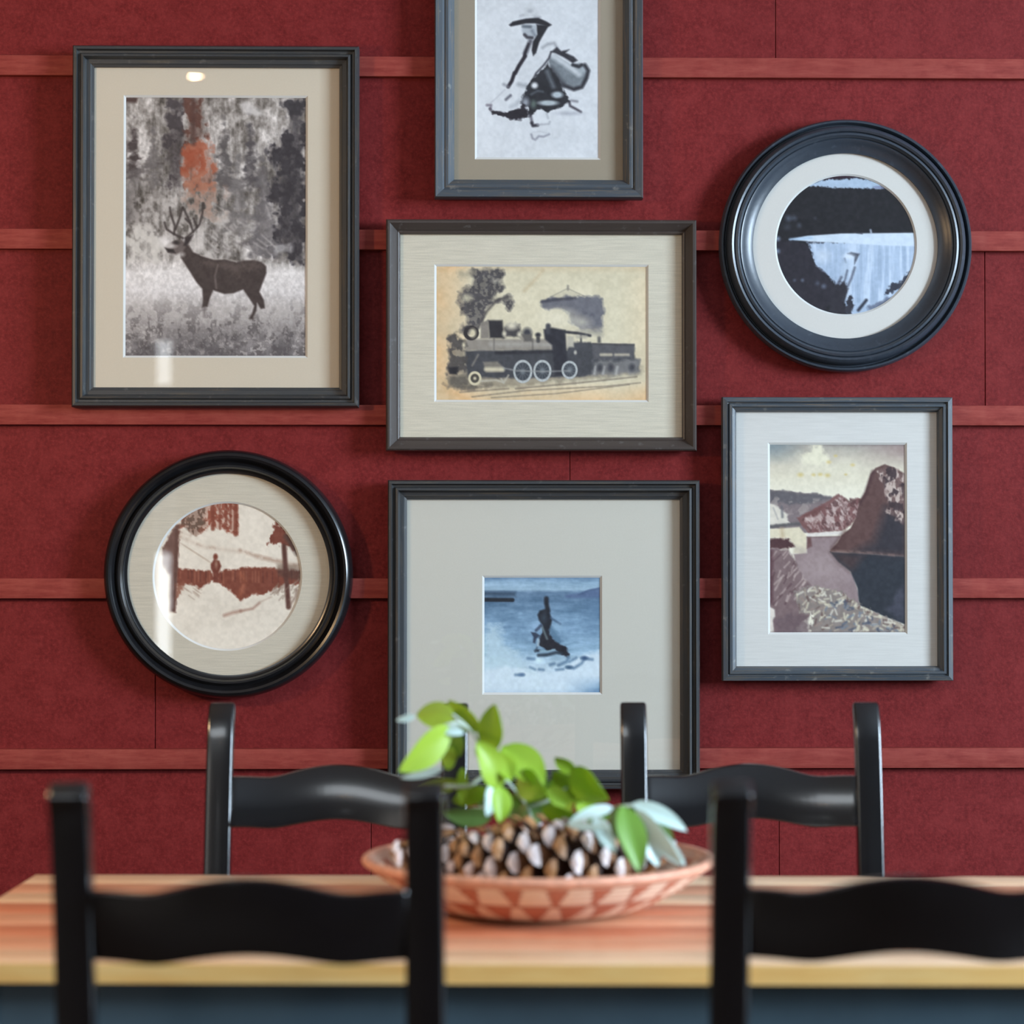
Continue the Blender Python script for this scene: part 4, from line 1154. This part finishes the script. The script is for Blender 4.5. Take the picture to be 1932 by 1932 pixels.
# ------------------------------------------------------------------ basket bowl
BD = 3.25
bc = on_y(1016, 1700, CAM_Y + BD)
BX, BY = bc.x, CAM_Y + BD
bowl = empty('basket_bowl', (BX, BY, TZ), 0, 'shallow coiled basket bowl with orange and cream triangle pattern holding pine cones', 'bowl')
BR, BH = 0.243, 0.067


def bowl_r(t):          # t 0 at the base .. 1 at the rim
    return 0.112 + (BR - 0.112) * (t ** 0.80)


def bowl_z(t):
    return 0.004 + BH * (t ** 1.35)


def bowl_colour(v, u):   # v 0 rim .. 1 base ; u angle in pattern repeats
    cream, rust, dark = np.array(rgb(250, 226, 200)[:3]), np.array(rgb(192, 108, 78)[:3]), np.array(rgb(140, 78, 58)[:3])
    f = abs((u % 1.0) - 0.5) * 2          # 1 at repeat edge, 0 in middle
    g = abs(((u + 0.5) % 1.0) - 0.5) * 2
    if v < 0.10: return rust * 0.6 + cream * 0.4
    if v < 0.46:
        t = (v - 0.10) / 0.36
        if f < (1 - t) * 0.42: return rust
        if abs(f - (1 - t) * 0.42 - 0.0) < 0.10 or v > 0.42: return dark * 0.5 + rust * 0.5
        return cream
    if v < 0.92:
        t = (v - 0.46) / 0.46
        if g < (1 - t) * 0.72: return rust
        if abs(g - (1 - t) * 0.72) < 0.08: return dark * 0.6 + rust * 0.4
        return cream
    return dark * 0.4 + cream * 0.6


def build_bowl():
    NA, NV = 384, 96
    vs, cols, fs = [], [], []
    coils = 12
    for side in (0, 1):                 # outside, inside
        for j in range(NV + 1):
            t = j / NV
            ridge = 0.0016 * abs(math.sin(math.pi * coils * t))
            r, z = bowl_r(t), bowl_z(t)
            if side: r -= 0.010; z += 0.004
            r += ridge * (1 if not side else -1)
            for i in range(NA):
                a = 2 * math.pi * i / NA
                rr = r + 0.0005 * math.sin(a * 150 + j)
                vs.append((rr * math.cos(a), rr * math.sin(a), z))
                cols.append(bowl_colour(1 - t, 24 * i / NA + 0.2) if not side else bowl_colour(1 - t, 16 * i / NA))
    for side in (0, 1):
        o = side * (NV + 1) * NA
        for j in range(NV):
            for i in range(NA):
                k = (i + 1) % NA
                q = (o + j * NA + i, o + j * NA + k, o + (j + 1) * NA + k, o + (j + 1) * NA + i)
                fs.append(q if not side else q[::-1])
    o = (NV + 1) * NA
    fs.append(tuple(range(NA - 1, -1, -1))); fs.append(tuple(o + i for i in range(NA)))
    me = bpy.data.meshes.new('woven_wall'); me.from_pydata(vs, [], fs)
    at = me.color_attributes.new('print', 'FLOAT_COLOR', 'POINT')
    at.data.foreach_set('color', np.concatenate([np.array(cols), np.ones((len(cols), 1))], 1).ravel())
    t = NT('woven_fibre'); c = t.n('ShaderNodeAttribute', attribute_name='print').outputs[0]
    nz = t.noise(t.coords((1, 1, 1)), 220, 3)
    t.principled(Base_Color=t.mix(0.15, c, t.ramp(nz, [(0.3, rgb(160, 110, 84)), (0.7, rgb(240, 214, 190))])), Roughness=0.55, Normal=t.bump(nz, 0.3, 0.001))
    link_mesh('woven_wall', me, bowl, [t.m], 60)
    # rim coil
    m = MB(); prof = [(BR - 0.005 + 0.0075 * math.cos(a), bowl_z(1) + 0.0015 + 0.006 * math.sin(a)) for a in np.linspace(0, 2 * math.pi, 13)[:-1]]
    m.lathe(prof, 192, 'z', closed=True); m.build('rim_coil', m_simple('rust_rim', rgb(222, 162, 134), 0.5, 0.25, 60), bowl, smooth=60)
    m = MB(); m.lathe([(0.095, 0.0), (0.108, 0.0), (0.113, 0.006), (0.1, 0.006)], 96, 'z', closed=True); m.build('foot_ring', m_simple('foot_fibre', rgb(150, 96, 66), 0.6, 0.2, 60), bowl, smooth=50)


build_bowl()


# ------------------------------------------------------------------ pine cones
def m_cone(name, col, var):
    t = NT(name)
    oi = t.n('ShaderNodeObjectInfo')
    nz = t.noise(t.coords(), 120, 3)
    a = tuple(x * (1 - var) for x in col[:3]) + (1,); b_ = tuple(min(1, x * (1 + var)) for x in col[:3]) + (1,)
    c = t.mix(oi.outputs['Random'], t.ramp(nz, [(0.3, a), (0.7, b_)]), t.ramp(nz, [(0.3, col), (0.7, b_)]))
    t.principled(Base_Color=c, Roughness=0.5)
    return t.m


M['cone_body'] = m_cone('cone_scale_brown', rgb(126, 88, 60), 0.3)
M['cone_tip'] = m_cone('cone_scale_frost', rgb(236, 222, 220), 0.10)
M['cone_gold'] = m_cone('cone_scale_gold', rgb(176, 128, 84), 0.3)
M['cone_core'] = m_simple('cone_core', rgb(54, 34, 26), 0.7, 0.2, 60)
M['cone_tip_grey'] = m_cone('cone_scale_grey', rgb(168, 160, 154), 0.2)


def scale_mesh(tip_mat, body):
    """spoon shaped scale: length along +x, width along y, up +z"""
    b = MB()
    secs = [(0.0, 0.16, 0.06, 0.0), (0.40, 0.36, 0.06, 0.0), (0.72, 0.48, 0.10, 0.10), (0.92, 0.40, 0.18, 0.28), (1.0, 0.16, 0.12, 0.42)]
    rings = []
    for x, w, h, lift in secs:
        rings.append([(x, -w, lift), (x, 0, lift + h), (x, w, lift), (x, 0, lift - h)])
    for k in range(4):
        n = len(b.v)
        r0, r1 = rings[k], rings[k + 1]
        vs = r0 + r1
        fs = [(j, (j + 1) % 4, 4 + (j + 1) % 4, 4 + j) for j in range(4)]
        if k == 3: fs.append((4, 5, 6, 7))
        b.add(vs, fs, 1 if k >= 2 else 0)
    me = bpy.data.meshes.new('cone_scale'); me.from_pydata(b.v, [], b.f)
    me.materials.append(body); me.materials.append(tip_mat)
    me.polygons.foreach_set('material_index', b.m)
    return me


def pine_cone(label, loc, direction, length, rad, n, tip_mat, s, seed=1, group=None):
    e = empty('pine_cone', loc, 0, label, 'pine cone', 'pine cones in the basket bowl')
    q = Vector(direction).to_track_quat('X', 'Z')
    e.rotation_mode = 'QUATERNION'; e.rotation_quaternion = q
    def rr(t): return rad * (0.55 + 0.45 * math.sin(math.pi * min(1, t * 1.2 + 0.12))) * (1 - max(0, (t - 0.45)) * 0.75)
    m = MB()
    rings = []
    for i in range(11):
        t = i / 10; r = max(0.003, rr(t) * 0.5)
        rings.append([(length * (t - 0.5), r * math.cos(2 * math.pi * k / 12), r * math.sin(2 * math.pi * k / 12)) for k in range(12)])
    m.loft(rings); m.build('core', M['cone_core'], e, smooth=60)
    m = MB(); m.tube([(-length * 0.5 + 0.004, 0, 0), (-length * 0.5 - 0.014, 0, 0)], 0.008, 10); m.build('stem', M['cone_tip'], e, smooth=50)
    frosted, plain = scale_mesh(tip_mat, M['cone_body']), scale_mesh(M['cone_gold'], M['cone_core'])
    rnd = random.Random(seed)
    for i in range(n):
        t = (i + 0.5) / n
        a = i * 2.39996
        x = length * (t - 0.5)
        r = rr(t)
        out = Vector((0, math.cos(a), math.sin(a)))
        frost = rnd.random() < 0.62
        o = bpy.data.objects.new('cone_scale', frosted if frost else plain); COL.objects.link(o); o.parent = e
        lean = 0.35 + 0.75 * t
        d = (out + Vector((lean, 0, 0))).normalized()
        side = Vector((1, 0, 0)).cross(out).normalized()
        up = d.cross(side).normalized() * -1
        k = s * (0.75 + 0.35 * math.sin(math.pi * min(1, t + 0.15))) * rnd.uniform(0.9, 1.1)
        mat = Matrix((d, side, d.cross(side))).transposed().to_4x4()
        base = Vector((x, 0, 0)) + out * (r * 0.42)
        o.matrix_local = Matrix.Translation(base) @ mat @ Matrix.Rotation(rnd.uniform(-0.2, 0.2), 4, 'X') @ Matrix.Diagonal((r * 0.70 * (1 + 0.16 * rnd.uniform(-1, 1)) + 0.004, k, k * 0.7, 1))
    return e


ZB = TZ + 0.012
pine_cone('largest pine cone lying in front of the bowl, brown with frosted tips', (BX - 0.032, BY - 0.080, ZB + 0.070), (-1, 0.05, 0.04), 0.31, 0.060, 128, M['cone_tip'], 0.031, 1)
pine_cone('frosted pine cone at the left end of the bowl behind a chair post', (BX - 0.135, BY + 0.050, ZB + 0.062), (-0.5, 0.8, 0.10), 0.14, 0.038, 60, M['cone_tip'], 0.026, 2)
pine_cone('grey pine cone at the right end of the bowl behind the drooping leaves', (BX + 0.140, BY + 0.050, ZB + 0.066), (0.7, 0.6, 0.05), 0.12, 0.034, 60, M['cone_tip_grey'], 0.024, 3)
pine_cone('pine cone tucked at the back of the bowl under the lime leaves', (BX + 0.02, BY + 0.090, ZB + 0.060), (1, 0.1, 0), 0.17, 0.042, 80, M['cone_tip'], 0.026, 4)


# ------------------------------------------------------------------ leafy sprigs
def m_leaf(name, c0, c1, rough, trans):
    t = NT(name)
    oi = t.n('ShaderNodeObjectInfo')
    nz = t.noise(t.coords(), 30, 3)
    c = t.mix(t.math('ADD', t.math('MULTIPLY', oi.outputs['Random'], 0.7), t.math('MULTIPLY', nz, 0.3)), c0, c1)
    p = t.principled(Base_Color=c, Roughness=rough)
    tl_ = t.n('ShaderNodeBsdfTranslucent', {'Color': c})
    mx = t.n('ShaderNodeMixShader', {0: trans, 1: p.outputs[0], 2: tl_.outputs[0]})
    t.t.links.new(mx.outputs[0], t.out.inputs[0])
    return t.m


M['leaf_lime'] = m_leaf('lime_leaf', rgb(152, 194, 36), rgb(190, 222, 84), 0.42, 0.35)
M['leaf_dark'] = m_leaf('olive_leaf', rgb(96, 128, 60), rgb(122, 154, 84), 0.45, 0.25)
M['leaf_pale'] = m_leaf('pale_leaf', rgb(206, 234, 228), rgb(224, 244, 240), 0.35, 0.25)
M['leaf_mid'] = m_leaf('mid_green_leaf', rgb(120, 168, 60), rgb(140, 186, 84), 0.4, 0.3)
M['stem'] = m_simple('pale_stem', rgb(186, 202, 186), 0.5)


def zc(zx, zy):      # enlarged-view coordinates (x 2.683, origin 660,1300) -> photograph pixels
    return 660 + zx / 2.683, 1300 + zy / 2.683


def leaf(parent, base, tip, width_px, depth, mat, tilt=0.0, curl=0.15, dd=0.0, fold=0.25, k=1.32):
    """base/tip in enlarged-view coordinates; depth = distance from the camera; dd = tip nearer (-) or farther (+)"""
    A = on_y(*zc(*base), CAM_Y + depth); B = on_y(*zc(*tip), CAM_Y + depth + dd)
    w = k * width_px / 2.683 * depth / FPX
    o_ = parent.location
    d = (B - A); L = d.length; d.normalize()
    view = Vector((0, -1, 0.0))
    side = d.cross(view).normalized()
    nrm = side.cross(d).normalized()
    side2 = (side * math.cos(tilt) + nrm * math.sin(tilt)).normalized()
    nrm2 = side2.cross(d).normalized()
    if nrm2.dot(view) < 0: nrm2 = -nrm2
    N, K = 12, 6
    vs, fs = [], []
    for i in range(N + 1):
        t = i / N
        hw = w / 2 * (math.sin(math.pi * min(1, t ** 0.82)) ** 0.72 if 0 < t < 1 else 0.0) + 0.0008 * (1 - t)
        cur = -curl * L * (4 * (t - 0.5) ** 2 - 1) * 0.5
        for j in range(K + 1):
            s = (j / K - 0.5) * 2
            cup = fold * hw * (abs(s) ** 1.3)
            wav = 0.04 * w * math.sin(6 * t + 3 * s)
            vs.append(tuple(A + d * (L * t) + side2 * (hw * s) + nrm2 * (cur + cup + wav * abs(s)) - o_))
    for i in range(N):
        for j in range(K):
            q = i * (K + 1) + j
            fs.append((q, q + 1, q + K + 2, q + K + 1))
    m = MB(); m.add(vs, fs)
    me = m.mesh('leaf')
    bm = bmesh.new(); bm.from_mesh(me)
    bmesh.ops.solidify(bm, geom=bm.faces[:], thickness=0.0006)
    bm.to_mesh(me); bm.free()
    return link_mesh('leaf', me, parent, [mat], 80)


def stem(parent, pts, r=0.0022):
    P = [on_y(*zc(x, y), CAM_Y + d) - parent.location for x, y, d in pts]
    # smooth the path
    Q = []
    for i in range(len(P) - 1):
        p0, p1, p2, p3 = P[max(i - 1, 0)], P[i], P[i + 1], P[min(i + 2, len(P) - 1)]
        for k in range(6):
            t = k / 6
            Q.append(0.5 * ((2 * p1) + (p2 - p0) * t + (2 * p0 - 5 * p1 + 4 * p2 - p3) * t * t + (3 * p1 - p0 - 3 * p2 + p3) * t ** 3))
    Q.append(P[-1])
    m = MB(); m.tube(Q, r, 8)
    return m.build('stem', M['stem'], parent, smooth=60)


base_pt = on_y(*zc(900, 700), CAM_Y + 3.24)
sp = empty('leafy_branch', tuple(base_pt), 0, 'arching branch of lime-green leaves rising from the basket bowl', 'branch')
D0 = 3.24
stem(sp, [(930, 720, 3.24), (900, 600, 3.24), (800, 470, 3.23), (700, 330, 3.22), (600, 200, 3.21), (520, 130, 3.21)])
stem(sp, [(900, 600, 3.24), (1010, 560, 3.25), (1120, 480, 3.26), (1180, 430, 3.26)])
stem(sp, [(800, 470, 3.23), (690, 440, 3.21), (600, 490, 3.19), (480, 490, 3.18)], 0.0028)
stem(sp, [(600, 200, 3.21), (540, 170, 3.19), (470, 190, 3.18)], 0.0024)
LM, LD, LP, LG = M['leaf_lime'], M['leaf_dark'], M['leaf_pale'], M['leaf_mid']
for base, tip, w, dep, mat, tilt, curl, dd in [
    ((505, 190), (243, 418), 128, 3.17, LM, 0.5, 0.12, -0.03),
    ((530, 150), (338, 128), 110, 3.22, LM, -0.5, 0.1, 0.02),
    ((660, 215), (498, 55), 82, 3.23, LM, 0.4, 0.12, 0.02),
    ((715, 320), (735, 72), 108, 3.21, LM, 0.5, 0.1, 0.0),
    ((760, 500), (640, 262), 118, 3.18, LM, -0.5, 0.15, -0.02),
    ((745, 330), (815, 470), 90, 3.20, LM, 0.5, 0.1, -0.03),
    ((770, 290), (985, 505), 150, 3.22, LM, 0.6, 0.15, -0.02),
    ((850, 440), (1000, 540), 120, 3.21, LM, -0.3, 0.1, -0.03),
    ((1180, 560), (1030, 410), 130, 3.27, LM, 0.5, 0.12, -0.02),
    ((1140, 420), (1035, 345), 56, 3.27, LM, 0.3, 0.1, 0.0),
    ((1120, 410), (1310, 562), 130, 3.24, LM, -0.5, 0.15, -0.03),
    ((1190, 420), (1180, 590), 90, 3.26, LM, 0.6, 0.1, -0.01),
    ((760, 490), (755, 678), 88, 3.17, LM, 0.5, 0.1, -0.02),
    ((1000, 500), (1120, 605), 66, 3.23, LM, 0.2, 0.1, 0.0),
    ((970, 600), (1230, 668), 100, 3.20, LM, -0.7, 0.1, -0.02),
    ((560, 470), (315, 490), 70, 3.24, LM, 0.6, 0.1, 0.02),
    ((540, 350), (460, 340), 90, 3.25, LM, 0.3, 0.1, 0.0),
    ((500, 210), (555, 345), 100, 3.25, LG, -0.4, 0.1, 0.0),
    ((690, 500), (520, 570), 80, 3.25, LM, 0.5, 0.1, 0.02),
    ((570, 400), (565, 590), 40, 3.19, LM, 0.2, 0.05, 0.0),
    ((900, 560), (1060, 470), 80, 3.27, LG, -0.3, 0.1, 0.0),
    ((1150, 560), (1240, 640), 80, 3.25, LM, 0.4, 0.1, 0.0),
    ((1030, 620), (1130, 560), 90, 3.23, LM, 0.4, 0.1, 0.0),
    ((820, 540), (930, 570), 100, 3.24, LG, -0.4, 0.1, 0.0),
    ((700, 250), (640, 340), 70, 3.24, LM, 0.4, 0.1, 0.0),
    ((870, 420), (800, 310), 80, 3.24, LG, 0.4, 0.1, 0.0)]:
    leaf(sp, base, tip, w, dep, mat, tilt, curl, dd)

base_pt = on_y(*zc(1180, 720), CAM_Y + 3.24)
sp2 = empty('leafy_branch', tuple(base_pt), 0, 'drooping sprig of pale blue-green leaves hanging over the right of the bowl', 'branch')
stem(sp2, [(980, 720, 3.26), (1080, 685, 3.24), (1200, 660, 3.19), (1330, 605, 3.16), (1440, 590, 3.155), (1520, 600, 3.165)])
for base, tip, w, dep, mat, tilt, curl, dd in [
    ((1430, 580), (1708, 722), 92, 3.19, LP, 0.5, 0.16, -0.01),
    ((1380, 590), (1462, 930), 150, 3.15, LG, 0.35, 0.14, -0.03),
    ((1350, 590), (1400, 800), 100, 3.17, LD, -0.4, 0.12, -0.01),
    ((1450, 610), (1690, 895), 100, 3.17, LP, -0.35, 0.14, -0.02),
    ((1500, 620), (1640, 790), 80, 3.21, LD, 0.4, 0.1, 0.02),
    ((1330, 600), (1110, 672), 62, 3.20, LP, -0.5, 0.14, -0.02),
    ((1240, 650), (1330, 815), 84, 3.18, LP, 0.3, 0.1, -0.02),
    ((1100, 685), (1290, 712), 42, 3.17, LP, 0.5, 0.05, -0.01),
    ((1270, 690), (1345, 830), 80, 3.19, LP, -0.2, 0.1, -0.01),
    ((1520, 700), (1700, 890), 60, 3.20, LP, 0.3, 0.1, 0.0),
    ((1320, 640), (1190, 655), 50, 3.22, LG, 0.3, 0.05, 0.0),
    ((1500, 760), (1560, 900), 84, 3.20, LP, 0.5, 0.1, 0.0)]:
    leaf(sp2, base, tip, w, dep - 0.055, mat, tilt, curl, dd, k=1.0)

base_pt = on_y(*zc(640, 660), CAM_Y + 3.28)
sp3 = empty('leafy_branch', tuple(base_pt), 0, 'low spray of olive and silvery leaves behind the largest pine cone', 'branch')
stem(sp3, [(960, 700, 3.27), (860, 640, 3.28), (740, 600, 3.28), (600, 610, 3.28), (520, 640, 3.27)])
for base, tip, w, dep, mat, tilt, curl, dd in [
    ((720, 650), (470, 620), 84, 3.25, LD, 0.4, 0.1, -0.02),
    ((740, 470), (690, 645), 70, 3.20, LP, 0.4, 0.12, -0.02),
    ((840, 530), (850, 680), 96, 3.25, LD, -0.3, 0.1, -0.01),
    ((900, 550), (960, 680), 110, 3.26, LD, 0.3, 0.1, -0.01),
    ((800, 540), (620, 560), 90, 3.29, LD, 0.3, 0.1, 0.0),
    ((960, 560), (1090, 660), 90, 3.28, LD, 0.3, 0.1, 0.0),
    ((470, 400), (255, 450), 34, 3.17, LP, 0.4, 0.05, 0.0),
    ((330, 138), (235, 158), 26, 3.22, LP, 0.3, 0.05, 0.0),
    ((460, 195), (580, 225), 44, 3.17, LP, 0.3, 0.2, 0.0)]:  # last entry: pale leaf shape standing in for a white highlight curve
    leaf(sp3 if base[1] > 460 else sp, base, tip, w, dep, mat, tilt, curl, dd)
